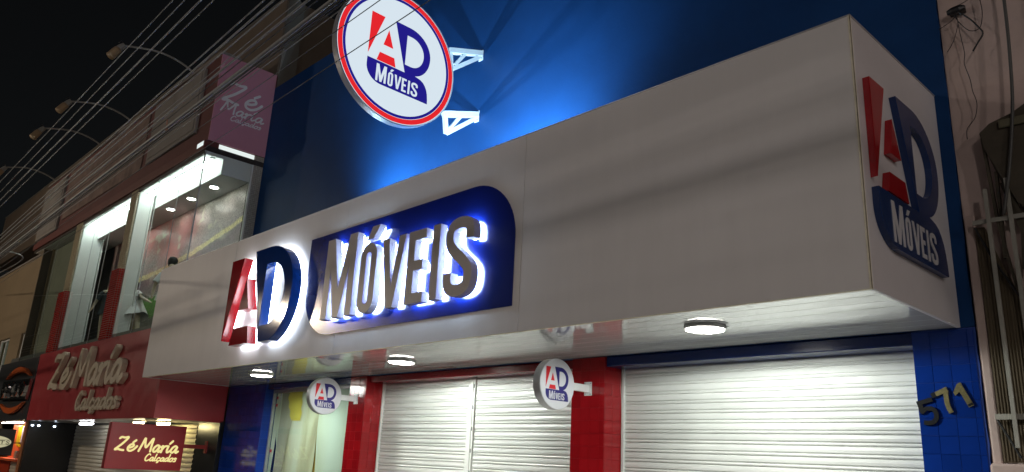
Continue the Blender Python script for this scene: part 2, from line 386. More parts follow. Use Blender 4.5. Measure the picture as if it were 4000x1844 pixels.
# ------------------------------------------------------------------ papered display window at the left
win = thing('papered_display_window', 'display window papered over from inside, beside the far red pillar', 'window', (0, 0, 0))
def mural_paper(name, base, tints):
    M = bpy.data.materials.new(name); M.use_nodes = True; n = M.node_tree.nodes; l = M.node_tree.links; p = n['Principled BSDF']; p.inputs['Roughness'].default_value = .55
    tc = n.new('ShaderNodeTexCoord'); mp = n.new('ShaderNodeMapping'); mp.inputs['Scale'].default_value = (1.2, 1, .35); l.new(tc.outputs['Object'], mp.inputs[0])
    no = n.new('ShaderNodeTexNoise'); no.inputs['Scale'].default_value = 1.6; no.inputs['Detail'].default_value = 7; no.inputs['Distortion'].default_value = .6; l.new(mp.outputs[0], no.inputs['Vector'])
    r_ = n.new('ShaderNodeValToRGB'); r_.color_ramp.elements[0].position = .3; r_.color_ramp.elements[0].color = (*tints[0], 1); r_.color_ramp.elements[1].position = .62; r_.color_ramp.elements[1].color = (*base, 1)
    e = r_.color_ramp.elements.new(.44); e.color = (*tints[1], 1)
    l.new(no.outputs['Fac'], r_.inputs[0]); l.new(r_.outputs[0], p.inputs['Base Color'])
    b = n.new('ShaderNodeBump'); b.inputs['Strength'].default_value = .4; b.inputs['Distance'].default_value = .03; l.new(no.outputs['Fac'], b.inputs['Height']); l.new(b.outputs[0], p.inputs['Normal'])
    return M
PAPER = mural_paper('creased tracing paper', (.66, .70, .60), ((.34, .31, .20), (.58, .57, .40)))
PAPG = mural_paper('grey stained paper', (.44, .45, .38), ((.17, .14, .09), (.33, .32, .24)))
PAPY = mural_paper('yellow cardboard', (.70, .58, .10), ((.55, .42, .06), (.66, .52, .10)))
MUST = mat('mustard cloth', (.45, .28, .03), .8, var=.2)
def wavy(x0, x1, y, z0, z1, amp, top=None, bot=None, nx=24, nz=24, seed=1, lfun=None, rfun=None):
    r_ = random.Random(seed); ph = [r_.uniform(0, 6) for _ in range(6)]; g = G()
    for j in range(nz+1):
        v = j/nz
        a0 = lfun(v) if lfun else x0; a1 = rfun(v) if rfun else x1
        for i in range(nx+1):
            u = i/nx; x = a0+(a1-a0)*u
            g.v.append((x, y+amp*(math.sin(x*5+ph[0]+v*3)+.6*math.sin(x*11+ph[1]-v*5)+.4*math.sin(v*17+ph[2]+x*3)), z1+(z0-z1)*v))
    for j in range(nz):
        for i in range(nx):
            a = j*(nx+1)+i; g.f.append((a, a+nx+1, a+nx+2, a+1))
    return g
wavy(-11.43, -9.98, .245, GZ, 2.71, .008, seed=1, lfun=lambda v: -11.40+.0*v+(.06 if v > .25 else .02), rfun=lambda v: -9.99-.03*v+.012*math.sin(v*23)).obj('paper_sheet', PAPER, win, True)
wavy(-9.95, -8.7, .235, GZ, 2.715, .006, seed=2, lfun=lambda v: -9.97+(.0 if v < .18 else .05*min(1, (v-.18)*4))+.012*math.sin(v*19)).obj('paper_sheet', mural_paper('pale tracing paper', (.62, .70, .62), ((.56, .60, .46), (.60, .66, .56))), win, True)
wavy(-11.3, -10.75, .232, .2, 2.70, .006, seed=3, rfun=lambda v: -10.72-.5*v+.03*math.sin(v*14)).obj('paper_sheet', PAPG, win, True)
wavy(-11.02, -10.55, .224, 2.17, 2.68, .004, seed=4, nx=12, nz=16, lfun=lambda v: -11.05+.22*max(0, v-.25)+.02*math.sin(v*21), rfun=lambda v: -10.58+.04*v+.012*math.sin(v*17+1)).obj('yellow_card', PAPY, win, True)
wavy(-10.1, -9.8, .275, .4, 2.3, .004, seed=6, nx=4).obj('mustard_cloth', MUST, win, True)
wavy(-11.49, -11.36, .222, GZ, 2.70, .002, seed=7, nx=3, rfun=lambda v: -11.36+.02*math.sin(v*9)-(.06*max(0, v-.3))).obj('white_strip', PAPER, win, True)
for z in (2.55, 2.42, 1.62): G().box(-11.46, .205, z, -11.40, .208, z+.05).obj('red_mark', PRR, win)
G().box(-11.507, .15, GZ, -11.47, .2, 2.71).obj('frame', STEEL, win); G().box(-8.745, .15, GZ, -8.712, .2, 2.71).obj('frame', STEEL, win)
G().box(-11.47, .15, 2.66, -8.745, .2, 2.71).obj('frame', STEEL, win)
GLS = glass('window glass')
for a, b in ((-11.468, -10.12), (-10.11, -8.748)): G().box(a, .17, GZ, b, .178, 2.658).obj('pane', GLS, win)

# ------------------------------------------------------------------ sign box
box = thing('sign_box', 'long white box canopy sign with haloed AD MÓVEIS lettering across the shop', 'sign', (0, 0, 0))
FY = -DEP
xs = [-13.03, -9.80, -6.535, -3.268, 0.0]
for a, b in zip(xs[:-1], xs[1:]):
    G().box(a+.003 if a > -13 else a, FY, ZB, b-.003 if b < 0 else b-.001, FY+.03, ZT).obj('fascia_panel', WHITE, box, bevel=.003)
G().box(-.031, FY+.031, ZB+.002, 0, -.002, ZT).obj('side_panel', SIDEW, box, bevel=.003)
G().box(-13.03, FY+.031, ZB+.002, -13.0, -.002, ZT).obj('side_panel', SIDEW, box, bevel=.003)
G().box(-12.99, FY+.031, ZT-.03, -.032, -.002, ZT-.002).obj('top_panel', WHITE, box)
G().box(-12.99, FY+.04, ZB+.06, -.04, -.01, ZB+.07).obj('inner_frame', DARK, box)
nb = 8; bw = (DEP-.034)/nb
for i in range(nb):
    y0 = FY+.032+i*bw; G().box(-12.995, y0+.0015, ZB+.006, -.033, y0+bw-.0015, ZB+.02).obj('soffit_board', SOFF, box, bevel=.0012)
G().box(-.012, FY-.004, ZB, .004, FY-.0005, ZT).box(.0005, FY-.004, ZB, .004, FY+.012, ZT).obj('corner_trim', TRIM, box)
G().box(-13.03, FY-.003, ZB-.003, .002, FY+.03, ZB-.0005).obj('bottom_trim', TRIM, box)
G().box(-13.03, FY-.006, ZT+.0005, .006, FY+.02, ZT+.008).obj('top_trim', SILV, box)
G().box(-.02, FY+.02, ZT+.0005, .006, 0, ZT+.008).obj('top_trim', SILV, box)
# navy plate with two rounded corners
pl = [(-7.39, 4.42)]+[(-7.39, 3.75)]+arc(-6.70, 3.765, .69, .70, 180, 270, 14)+[(-3.36, 3.065), (-3.36, 3.75)]+arc(-4.02, 3.76, .66, .66, 0, 90, 14)
pl = pl[::-1]
def resc(p_): return p_
G().prism(front(FY), pl, (), .0005, .007).obj('backing_plate', PLATE, box)
# halo letters
def halo_letter(name, outer, holes, fr, m_, d0, d1, hal, inset=None, rib=None):
    g = G()
    if rib: g.ribbon(fr, rib, .125, d0, d1, rnd=False, sub=4)
    else: g.prism(fr, outer, holes, d0, d1)
    o = g.obj(name, m_, box, bevel=.004)
    h = G()
    if rib: h.ribbon(fr, rib, .085, d0-.014, d0-.004, rnd=False, sub=4)
    else:
        loops = [outer]+list(holes); c = []
        h.prism(fr, shrink(outer, .018), [shrink(q, .018, True) for q in holes], d0-.014, d0-.004)
    h.obj('led_strip', hal, o)
    return o
def shrink(lp, d, hole=False):
    A = sum(lp[i][0]*lp[(i+1) % len(lp)][1]-lp[(i+1) % len(lp)][0]*lp[i][1] for i in range(len(lp)))
    s_ = (1 if A > 0 else -1)*(-1 if hole else 1); out = []; n = len(lp)
    for i in range(n):
        p0, p1, p2 = Vector(lp[i-1]), Vector(lp[i]), Vector(lp[(i+1) % n])
        t1 = (p1-p0); t2 = (p2-p1)
        if t1.length < 1e-6: t1 = t2
        if t2.length < 1e-6: t2 = t1
        t1.normalize(); t2.normalize(); n1 = Vector((-t1.y, t1.x)); n2 = Vector((-t2.y, t2.x)); b = (n1+n2)
        if b.length < 1e-3: b = n1
        b.normalize(); k = min(2.5, 1/max(.2, b.dot(n1))); out.append(tuple(p1+b*(s_*d*k)))
    return out
AX, AZ, AS = -8.654-.379*2.0, 3.06-.32*2.0, 2.0
def S2(lp): return [(AX+a*AS, AZ+b*AS) for a, b in lp]
ff = front(FY)
for lp in (L_WEDGE, L_TRI, L_TRAP): halo_letter('letter_stroke', S2(lp), (), ff, REDL, .055, .195, HALO)
halo_letter('letter', S2(D_CLOSED), (S2(D_HOLE),), ff, BLUEL, .055, .195, HALO)
MX, MZ = -6.685, 3.222
mf = frontT(FY, MX, MZ)
for o_, h_ in ((T_M, ()), (T_O[0], (T_O[1],)), (T_V, ()), (T_E, ()), (T_I, ())): halo_letter('letter', o_, h_, mf, GREYL, .055, .147, HALO2)
halo_letter('letter', None, (), mf, GREYL, .055, .147, HALO2, rib=T_S)
halo_letter('accent', T_ACC, (), mf, GREYL, .055, .147, HALO2)
# mark on the right-hand side panel
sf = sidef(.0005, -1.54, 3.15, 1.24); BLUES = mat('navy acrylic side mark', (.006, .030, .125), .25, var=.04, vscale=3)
for lp in (L_WEDGE, L_TRI, L_TRAP): G().prism(sf, lp, (), 0, .05).obj('logo_piece', REDL, box, bevel=.002)
o = G().prism(sf, L_BLUE, (D_HOLE,), 0, .05).obj('logo_piece', BLUES, box, bevel=.002)
moveis(sub_frame(sf, .150, .033, .2345), .0505, .054, G()).obj('lettering', mat('pale grey vinyl', (.6, .6, .62), .4), o)

# ------------------------------------------------------------------ floodlights on the canopy roof
def floodlight(x, label, aim, power, cone=118):
    t = thing('floodlight', label, 'floodlight', (x, -1.12, ZT), 'floodlights on the canopy roof')
    G().box(-.16, -.05, .07, .16, .03, .33).obj('housing', BLKMET, t, bevel=.01)
    G().box(-.14, .031, .09, .14, .036, .31).obj('lens', emis('flood lens', (.8, .9, 1), 25), t)
    G().box(-.19, -.02, 0, -.17, .02, .2).box(.17, -.02, 0, .19, .02, .2).box(-.19, -.02, 0, .19, .02, .012).obj('bracket', BLKMET, t)
    l = bpy.data.lights.new('flood_beam', 'SPOT'); l.energy = power; l.color = (.46, .76, 1.0); l.spot_size = math.radians(cone); l.spot_blend = .95; l.shadow_soft_size = .06
    lo = bpy.data.objects.new('flood_beam', l); COL.objects.link(lo); lo.parent = t; lo.location = (0, .07, .2)
    d = Vector(aim)-Vector((x, -1.05, ZT+.2)); lo.rotation_euler = d.to_track_quat('-Z', 'Y').to_euler()
floodlight(-8.05, 'black floodlight on the canopy roof, left of the big round sign', (-7.1, 0, 6.6), 800, 150)
floodlight(-4.75, 'black floodlight on the canopy roof, right of the big round sign', (-5.0, 0, 6.1), 790, 138)

# ------------------------------------------------------------------ round projecting signs
def disc(fr, r, d0, d1, rin=0, n=72):
    c = [(r*math.cos(2*math.pi*i/n), r*math.sin(2*math.pi*i/n)) for i in range(n)]
    h = [[(rin*math.cos(2*math.pi*i/n), rin*math.sin(2*math.pi*i/n)) for i in range(n)]] if rin else ()
    return G().prism(fr, c, h, d0, d1)
CY, CZ, CX = -1.49, 6.79, -6.02
big = thing('round_sign', 'large illuminated round AD MÓVEIS sign on white brackets above the canopy', 'sign', (CX, CY, CZ))
lf = sidef(0.)
o = disc(lf, .945, -.09, -.006).obj('drum', WHITE, big); disc(lf, .96, -.095, .002, .945).obj('rim', SILV, big)
disc(lf, .944, -.005, -.001).obj('face', SLIT_W, big)
disc(lf, .935, 0., .0035, .868).obj('red_ring', SLIT_R, big); disc(lf, .862, 0., .0035, .824).obj('blue_ring', SLIT_B, big)
lg = sidef(0., -1.964-CY, 6.292-CZ, 1.006)
for lp in (L_WEDGE, L_TRI, L_TRAP): G().prism(lg, lp, (), 0, .0035).obj('logo_piece', SLIT_R, big)
o = G().prism(lg, L_BLUE, (D_HOLE,), 0, .0035).obj('logo_piece', SLIT_B, big)
moveis(sub_frame(lg, .150, .033, .2345), .0036, .006, G()).obj('lettering', SLIT_W, o)
def bracket(zt, parent):
    """white triangulated steel bracket, in world coordinates relative to the sign"""
    b = thing_part = bpy.data.objects.new('bracket', None); COL.objects.link(b); b.parent = parent; b.location = (-.05, -CY, zt-CZ)
    fr_ = sidef(0.)
    def bar(p0, p1, w_):
        g = G(); a = Vector(p0); c = Vector(p1); t = (c-a).normalized(); n_ = Vector((-t.y, t.x))*w_/2
        g.prism(fr_, [tuple(a-n_), tuple(c-n_), tuple(c+n_), tuple(a+n_)], (), -.02, .02); return g
    for i, (p0, p1, w_) in enumerate((((-.62, -.215), (-.012, -.005), .075), ((-.53, -.475), (-.012, -.055), .06), ((-.55, -.49), (-.60, -.19), .06), ((-.30, -.12), (-.50, -.40), .045))):
        g = bar(p0, p1, w_); hw = .045 if i == 0 else .024; g.v = [((hw if x > 0 else -hw)+(.0011*i), y, z) for x, y, z in g.v]; g.obj('bar', WPNT, b)
    G().box(-.045, -.014, -.12, .045, -.001, .05).obj('wall_plate', WPNT, b, bevel=.003)
    G().tube([(.022, -.03, .02), (.022, -.014, .02)], .009).tube([(.022, -.03, -.09), (.022, -.014, -.09)], .009).obj('bolts', STEEL, b)
bracket(7.50, big); bracket(6.50, big)

def small_sign(x, label):
    t = thing('small_round_sign', label, 'sign', (x, -.567, 2.459), 'small round projecting signs below the canopy')
    disc(lf, .268, -.05, .05, n=56).obj('drum', SILV, t, bevel=.004)
    disc(lf, .262, .0505, .054, n=56).obj('face', PRW, t)
    k = .352; l2 = sidef(.0542, -.181, -.175, k)
    for lp in (L_WEDGE, L_TRI, L_TRAP): G().prism(l2, lp, (), 0, .0015).obj('logo_piece', PRR, t)
    o = G().prism(l2, L_BLUE, (D_HOLE,), 0, .0015).obj('logo_piece', PRB, t)
    moveis(sub_frame(l2, .150, .033, .2345), .0016, .003, G()).obj('lettering', PRW, o)
    G().box(-.02, .262, -.035, .02, .555, .045).obj('arm', WPNT, t, bevel=.003)
    G().box(-.055, .5551, -.07, .055, .5665-.008, .08).obj('wall_plate', WPNT, t, bevel=.002)
    for a in (-.04, .04):
        for b in (-.055, .065): G().lathe([(.009, 0), (.009, -.008), (.005, -.012)], (a, .555, b), 'Y', 8).obj('bolt', STEEL, t)
    return t
small_sign(-3.82, 'small round AD MÓVEIS sign on the near red tiled pillar')
small_sign(-8.50, 'small round AD MÓVEIS sign on the far red pillar, before the papered window')

# ------------------------------------------------------------------ soffit lamps
def hexlamp(x, y, rot, label, power=190, blend=.12):
    t = thing('soffit_lamp', label, 'lamp', (x, y, ZB), 'lamps under the canopy soffit')
    n = 8
    G().lathe([(.18, .006), (.188, 0), (.188, -.020), (.183, -.025), (.171, -.025)], (0, 0, 0), 'Z', n).obj('housing', WPNT, t)
    G().lathe([(.170, -.0252), (.15, -.034), (.09, -.039)], (0, 0, 0), 'Z', n).obj('diffuser', LAMP, t)
    t.rotation_euler = (0, 0, rot)
    l = bpy.data.lights.new('lamp_beam', 'SPOT'); l.energy = power; l.color = (.95, 1., .95); l.spot_size = math.radians(179); l.spot_blend = blend; l.shadow_soft_size = .12
    lo = bpy.data.objects.new('lamp_beam', l); COL.objects.link(lo); lo.parent = t; lo.location = (0, 0, -.07)
    for a in (0, 2.1, 4.2): G().box(.19*math.cos(a)-.012, .19*math.sin(a)-.012, -.014, .19*math.cos(a)+.012, .19*math.sin(a)+.012, -.004).obj('clip', WPNT, t)
hexlamp(-1.66, -1.02, .2, 'octagonal lit lamp under the canopy above the wide right shutter')
hexlamp(-6.2, -.87, .5, 'lit lamp under the canopy above the middle shutters')
hexlamp(-9.93, -.9, .1, 'lit lamp under the canopy above the papered window', 165, .5)

# ------------------------------------------------------------------ house number
hn = thing('house_number', 'crooked house number 571 in dark and brassy numerals on blue tiles', 'house number', (0, 0, 0))
def digit(polys, cx, cz, rot, m_, k):
    c, s_ = math.cos(rot), math.sin(rot)
    fr_ = lambda a, b, d: (cx+(a*c-b*s_)*k, -.009-d, cz+(a*s_+b*c)*k)
    return fr_
BRASS = mat('worn brass', (.42, .36, .18), .32, .85, var=.35, vscale=40); BLKN = mat('black plastic numeral', (.006, .006, .007), .5, spec=.2)
fr5 = digit(None, -.292, 2.168, .27, BLKN, .2)
g = G().prism(fr5, [(-.3, .5), (.3, .5), (.3, .33), (-.12, .33), (-.12, .18), (-.3, -.02)][::-1], (), 0, .012)
g.ribbon(fr5, [(-.26, .04), (-.05, .13), (.18, .06), (.25, -.15), (.15, -.36), (-.05, -.42), (-.3, -.34)], .17, .0005, .0125, rnd=False, sub=5); g.obj('digit', BLKN, hn)
fr7 = digit(None, -.165, 2.245, .42, BRASS, .19)
d7 = G().prism(fr7, [(-.34, .5), (.34, .5), (.3, .3), (-.34, .32)][::-1], (), 0, .012).ribbon(fr7, [(.26, .38), (.12, .1), (.02, -.2), (-.0, -.5)], .18, .0005, .013, rnd=False, sub=4).obj('digit', BRASS, hn)
G().prism(fr7, [(-.35, .51), (-.18, .51), (-.18, .31), (-.35, .31)][::-1], (), .0131, .0145).obj('peeled_patch', BLKN, d7)
fr1 = digit(None, -.025, 2.29, .42, BRASS, .19)
d1 = G().prism(fr1, [(-.02, .5), (.13, .5), (.13, -.5), (-.08, -.5), (-.08, .18), (-.3, .12), (-.3, .26)][::-1], (), 0, .012).obj('digit', BRASS, hn)
G().prism(fr1, [(-.07, -.38), (.12, -.38), (.12, -.47), (-.07, -.47)][::-1], (), .0121, .0135).obj('peeled_patch', BLKN, d1)

# ================================================================== shoe shop building (left)
YZ = -1.24; XZ = -13.03
zb = thing('shoe_shop_building', 'two-storey red shoe shop building with glazed upper display windows', 'building', (0, 0, 0))
MAROON = mat('maroon painted render', lin((100, 54, 52)), .7, var=.22, vscale=1.4, bump=.2, bscale=30)
REDB = mat('brick red painted band', lin((104, 54, 48)), .6, var=.2, vscale=2)
GREYP = mat('dirty pale render panel', (.24, .22, .20), .8, var=.22, vscale=1.1, bump=.2, bscale=40, stretch=(1, 1, .5))
TANW = mat('tan rendered wall', (.15, .115, .085), .85, var=.22, vscale=.9, bump=.2, bscale=30)
GREYW = mat('weathered grey wall', (.15, .14, .12), .85, var=.25, vscale=.8, bump=.2, bscale=30)
# parapet block over the windows
G().box(-26.1, YZ, 7.62, XZ-.002, .9, 9.58).obj('parapet_wall', MAROON, zb, bevel=.01)
G().box(-26.15, YZ-.06, 7.42, XZ, YZ+.25, 7.618).obj('cornice_band', REDB, zb, bevel=.01)
G().box(-26.15, YZ-.03, 9.582, XZ+.02, YZ+.4, 9.64).obj('coping', GREYP, zb)
for a, b, z0, z1 in ((-16.5, -13.68, 7.95, 9.46), (-26.08, -23.8, 7.72, 9.42)):
    f = G().box(a, YZ-.07, z0, b, YZ-.002, z1).obj('relief_panel', GREYP, zb, bevel=.012)
    G().box(a+.09, YZ-.085, z0+.09, b-.09, YZ-.0705, z1-.09).obj('panel_field', GREYP, f, bevel=.006)
G().box(-23.5, YZ-.03, 7.95, -16.95, YZ-.002, 9.46).obj('stained_panel', mat('stained mural panel', (.20, .14, .12), .85, var=.5, vscale=2.4, bump=.3, bscale=25), zb, bevel=.01)
# taller block behind, seen over the blue shop
G().box(-40, -.012, 9.6, XZ-.004, 9, 11.55).obj('upper_block', TANW, zb)
G().box(-40, .0, 9.15, XZ-.0042, 9, 9.598).obj('upper_block_base', TANW, zb)
G().box(XZ-.003, .03, 9.28, XZ+.035, .41, 11.56).obj('pilaster', GREYW, zb)
G().prism(sidef(XZ), [(.02, 9.6), (.12, 10.24), (.03, 10.24)], (), .0355, .05).obj('lit_wall_sliver', GREYP, zb)  # paler wedge stands for a lit sliver of the wall
G().box(-40, -.03, 11.552, XZ+.02, .3, 11.6).obj('upper_coping', GREYW, zb)
# floors, ceilings and back of the display room
PLAST = mat('white gypsum', (.78, .79, .77), .7, var=.04, vscale=2)
G().box(-26.0, YZ+.02, 7.33, XZ-.01, -.86, 7.4).obj('ceiling', PLAST, zb)
G().box(-26.0, -.859, 7.0, XZ-.01, -.25, 7.4).obj('ceiling_bulkhead', PLAST, zb)
G().box(-26.0, YZ+.02, 3.8, XZ-.06, -.25, 3.97).obj('display_floor', mat('grey display floor', (.12, .12, .11), .4), zb)
# printed stadium mural along the back of the display
def stadium():
    M = bpy.data.materials.new('printed stadium mural'); M.use_nodes = True; n = M.node_tree.nodes; l = M.node_tree.links; p = n['Principled BSDF']; p.inputs['Roughness'].default_value = .4
    tc = n.new('ShaderNodeTexCoord'); sx = n.new('ShaderNodeSeparateXYZ'); l.new(tc.outputs['Object'], sx.inputs[0])
    def noise(scale, det=5, st=(1, 1, 1), dist=0.):
        mp = n.new('ShaderNodeMapping'); mp.inputs['Scale'].default_value = st; l.new(tc.outputs['Object'], mp.inputs[0])
        q = n.new('ShaderNodeTexNoise'); q.inputs['Scale'].default_value = scale; q.inputs['Detail'].default_value = det; q.inputs['Distortion'].default_value = dist; l.new(mp.outputs[0], q.inputs['Vector']); return q
    def math_(op, a, b):
        q = n.new('ShaderNodeMath'); q.operation = op
        for i, x in enumerate((a, b)):
            if isinstance(x, (int, float)): q.inputs[i].default_value = x
            else: l.new(x, q.inputs[i])
        return q.outputs[0]
    # height bent a little so the stands curve upwards to the right
    xr = math_('ADD', sx.outputs['X'], 19.2); xx = math_('MULTIPLY', math_('MULTIPLY', xr, xr), .0145)
    h = math_('SUBTRACT', sx.outputs['Z'], xx)
    wob = noise(3, 3); h = math_('ADD', h, math_('MULTIPLY', math_('SUBTRACT', wob.outputs['Fac'], .5), .10))
    mr = n.new('ShaderNodeMapRange'); mr.inputs[1].default_value = 4.0; mr.inputs[2].default_value = 7.0; l.new(h, mr.inputs[0])
    rp = n.new('ShaderNodeValToRGB'); cr = rp.color_ramp; cr.interpolation = 'LINEAR'
    stops = [(0, (.06, .065, .06)), (.17, (.07, .075, .06)), (.19, (.08, .24, .03)), (.35, (.10, .30, .04)), (.36, (.42, .42, .36)), (.385, (.26, .21, .21)), (.50, (.17, .11, .14)), (.535, (.20, .16, .16)), (.545, (.78, .68, .34)), (.575, (.78, .68, .34)), (.585, (.36, .31, .31)), (.75, (.46, .41, .40)), (.93, (.52, .52, .49)), (1, (.40, .43, .42))]
    cr.elements[0].position = 0; cr.elements[0].color = (*stops[0][1], 1); cr.elements[1].position = 1; cr.elements[1].color = (*stops[-1][1], 1)
    for po, c in stops[1:-1]: e = cr.elements.new(po); e.color = (*c, 1)
    l.new(mr.outputs[0], rp.inputs[0])
    # crowd speckle
    sp = noise(38, 2); mrs = n.new('ShaderNodeMapRange'); mrs.inputs[1].default_value = .35; mrs.inputs[2].default_value = .7; mrs.inputs[3].default_value = .55; mrs.inputs[4].default_value = 1.7; l.new(sp.outputs['Fac'], mrs.inputs[0])
    hs_ = n.new('ShaderNodeHueSaturation'); l.new(rp.outputs[0], hs_.inputs['Color']); l.new(mrs.outputs[0], hs_.inputs['Value'])
    # red smoke and pale floodlight bursts, printed
    smk = noise(.9, 5, (.8, 1, 1), .5); mk = n.new('ShaderNodeMapRange'); mk.inputs[1].default_value = .30; mk.inputs[2].default_value = .56; l.new(smk.outputs['Fac'], mk.inputs[0])
    band = n.new('ShaderNodeMapRange'); band.inputs[1].default_value = 5.35; band.inputs[2].default_value = 6.1; l.new(h, band.inputs[0])
    bx = n.new('ShaderNodeMapRange'); bx.inputs[1].default_value = -14.6; bx.inputs[2].default_value = -16.2; bx.clamp = True; l.new(sx.outputs['X'], bx.inputs[0])
    fac = math_('MULTIPLY', math_('MULTIPLY', mk.outputs[0], band.outputs[0]), bx.outputs[0])
    mx = n.new('ShaderNodeMix'); mx.data_type = 'RGBA'; mx.inputs[7].default_value = (.85, .30, .30, 1); l.new(fac, mx.inputs[0]); l.new(hs_.outputs[0], mx.inputs[6])
    br = noise(1.7, 2, (1, 1, 1.4)); mb = n.new('ShaderNodeMapRange'); mb.inputs[1].default_value = .63; mb.inputs[2].default_value = .72; l.new(br.outputs['Fac'], mb.inputs[0])
    mx2 = n.new('ShaderNodeMix'); mx2.data_type = 'RGBA'; mx2.inputs[7].default_value = (.9, .87, .70, 1); l.new(math_('MULTIPLY', mb.outputs[0], band.outputs[0]), mx2.inputs[0]); l.new(mx.outputs[2], mx2.inputs[6])
    l.new(mx2.outputs[2], p.inputs['Base Color']); return M
STAD = stadium()
for a, b in ((-21.3, -17.0), (-16.99, -13.1)): G().box(a, -.252, 3.97, b, -.24, 7.0).obj('printed_mural', STAD, zb)
G().box(-26, -.24, 3.8, XZ-.06, -.1, 7.4).obj('display_back_wall', GREYW, zb)
# posts faced in small mosaic
CREAM = mat('cream glass mosaic', (.52, .45, .30), .25, var=.35, vscale=22); REDM = mat('red glass mosaic', lin((160, 34, 30)), .22, var=.35, vscale=22)
GROUT = mat('mosaic grout', (.22, .18, .14), .8)
def mosaic(fr, a0, a1, z0, z1, m_, parent, p_=.052):
    g = G(); nx = max(1, round((a1-a0)/p_)); nz = max(1, round((z1-z0)/p_)); w_ = (a1-a0)/nx; h_ = (z1-z0)/nz
    for i in range(nx):
        for j in range(nz):
            c = (a0+(i+.5)*w_, z0+(j+.5)*h_); k = .42; d = random.uniform(.003, .007)
            g.prism(fr, [(c[0]-w_*k, c[1]-h_*k), (c[0]+w_*k, c[1]-h_*k), (c[0]+w_*k, c[1]+h_*k), (c[0]-w_*k, c[1]+h_*k)], (), 0, d, back=False)
    o = g.obj('mosaic_tiles', m_, parent); o['kind'] = 'stuff'
def zpost(x0, x1):
    o = G().box(x0, YZ-.02, 5.48, x1, YZ+.16, 7.42).obj('post', GROUT, zb)
    mosaic(front(YZ-.0205), x0, x1, 5.48, 7.41, CREAM, o); mosaic(sidef(x1+.0005), YZ-.02, YZ+.16, 5.48, 7.41, CREAM, o)
    o = G().box(x0-.08, YZ-.10, 3.86, x1+.01, YZ+.16, 5.479).obj('red_post', GROUT, zb)
    mosaic(front(YZ-.1005), x0-.08, x1+.01, 3.86, 5.479, REDM, o); mosaic(sidef(x1+.0105), YZ-.1, YZ+.16, 3.86, 5.479, REDM, o)
zpost(-17.2, -16.78); zpost(-21.55, -21.02)
# mosaic strip on the return beside the blue wall
o = G().box(XZ-.12, -.20, 3.86, XZ-.004, -.002, 7.62).obj('return_post', GROUT, zb); mosaic(sidef(XZ-.0035), -.20, -.003, 3.86, 7.62, mat('pale mosaic', (.46, .44, .38), .3, var=.35, vscale=26), o, .04)
# white jambs at the left end of each bay
for x, dd in ((-16.77, .28), (-21.01, .5)):
    G().box(x, YZ+.02, 3.97, x+.05, YZ+.02+dd, 7.33).obj('white_jamb', PLAST, zb)
    G().box(x, YZ+.02+dd, 3.97, x+.35*dd, YZ+.05+dd, 7.33).obj('white_reveal', PLAST, zb)
# bright clerestory slot under the pink panel, lit from inside
LSLOT = emis('lit slot glazing', (.84, .92, .90), .95)
G().box(XZ-.02, -1.08, 7.515, XZ-.006, -.22, 7.612).obj('lit_slot', LSLOT, zb)
G().box(XZ-.35, YZ-.0615, 7.5, XZ-.03, YZ-.0605, 7.6).obj('lit_slot', LSLOT, zb)
BROWNM = mat('dark bronze metal', (.045, .034, .028), .45, var=.2, vscale=10)
G().box(XZ-.08, YZ-.005, 7.40, XZ+.004, -.0, 7.512).obj('side_beam', BROWNM, zb)
G().box(-26.1, YZ-.01, 7.34, XZ-.08, YZ+.05, 7.419).obj('front_beam', BROWNM, zb)
# glazing
pane = G()
for a, b in ((-16.72, -15.50), (-15.49, -14.19), (-14.18, -13.06), (-21.0, -19.8), (-19.79, -18.5), (-18.49, -17.22), (-24.9, -23.3), (-23.29, -21.65)):
    G().box(a, YZ, 3.87, b, YZ+.01, 7.34).obj('pane', GLS, zb)
G().box(XZ-.012, YZ+.02, 3.87, XZ-.002, -.24, 7.40).obj('pane', GLS, zb)
G().box(XZ-.05, -.24, 3.86, XZ-.003, -.203, 7.4).obj('pane_frame', WPNT, zb)
G().box(XZ-.03, YZ-.004, 3.87, XZ-.008, YZ+.016, 7.40).obj('corner_profile', STEEL, zb)
for x in (-15.495, -14.185, -19.795, -18.495, -23.295): G().box(x-.004, YZ-.002, 3.87, x+.004, YZ+.012, 7.34).obj('pane_joint', STEEL, zb)
G().box(-25.0, YZ+.3, 3.86, -21.6, YZ+.33, 7.3).obj('third_bay_reflection', mat('olive grey painted reflection', (.26, .25, .19), .6, var=.2, vscale=1.2), zb)  # plane behind the glass carries the tan reflection in its colour
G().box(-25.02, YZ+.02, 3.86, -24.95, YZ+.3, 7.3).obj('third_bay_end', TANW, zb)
# ceiling strip lights inside the display bays
def strip(x0, x1, label):
    t = thing('display_light', label, 'lamp', ((x0+x1)/2, -1.03, 7.328), 'strip lights inside the shoe shop display'); a = (x1-x0)/2
    G().box(-a, -.05, -.03, a, .03, 0).obj('housing', WPNT, t)
    for y in (-.035, .015): G().tube([(-a+.03, y, -.075), (a-.03, y, -.075)], .017, 8).obj('tube', emis('display tube', (.90, 1., .96), 22), t)
strip(-16.70, -14.95, 'light trough at the left of the corner display ceiling'); strip(-14.93, -13.12, 'light trough at the right of the corner display ceiling'); strip(-20.95, -17.25, 'light trough in the second shoe shop display bay')

def display_spot(x, label):
    t = thing('display_spot', label, 'lamp', (x, -.62, 6.999), 'round spots over the shoe shop display')
    G().lathe([(.11, 0), (.11, -.02), (.095, -.024)], (0, 0, 0), 'Z', 16).obj('ring', WPNT, t); G().lathe([(.09, -.0242), (.06, -.03)], (0, 0, 0), 'Z', 16).obj('lens', emis('display spot lens', (1., .97, .88), 42), t)
display_spot(-13.9, 'round ceiling spot at the right of the corner display'); display_spot(-15.1, 'round ceiling spot in the middle of the corner display'); display_spot(-16.3, 'round ceiling spot at the left of the corner display'); display_spot(-18.6, 'round ceiling spot in the second display bay')
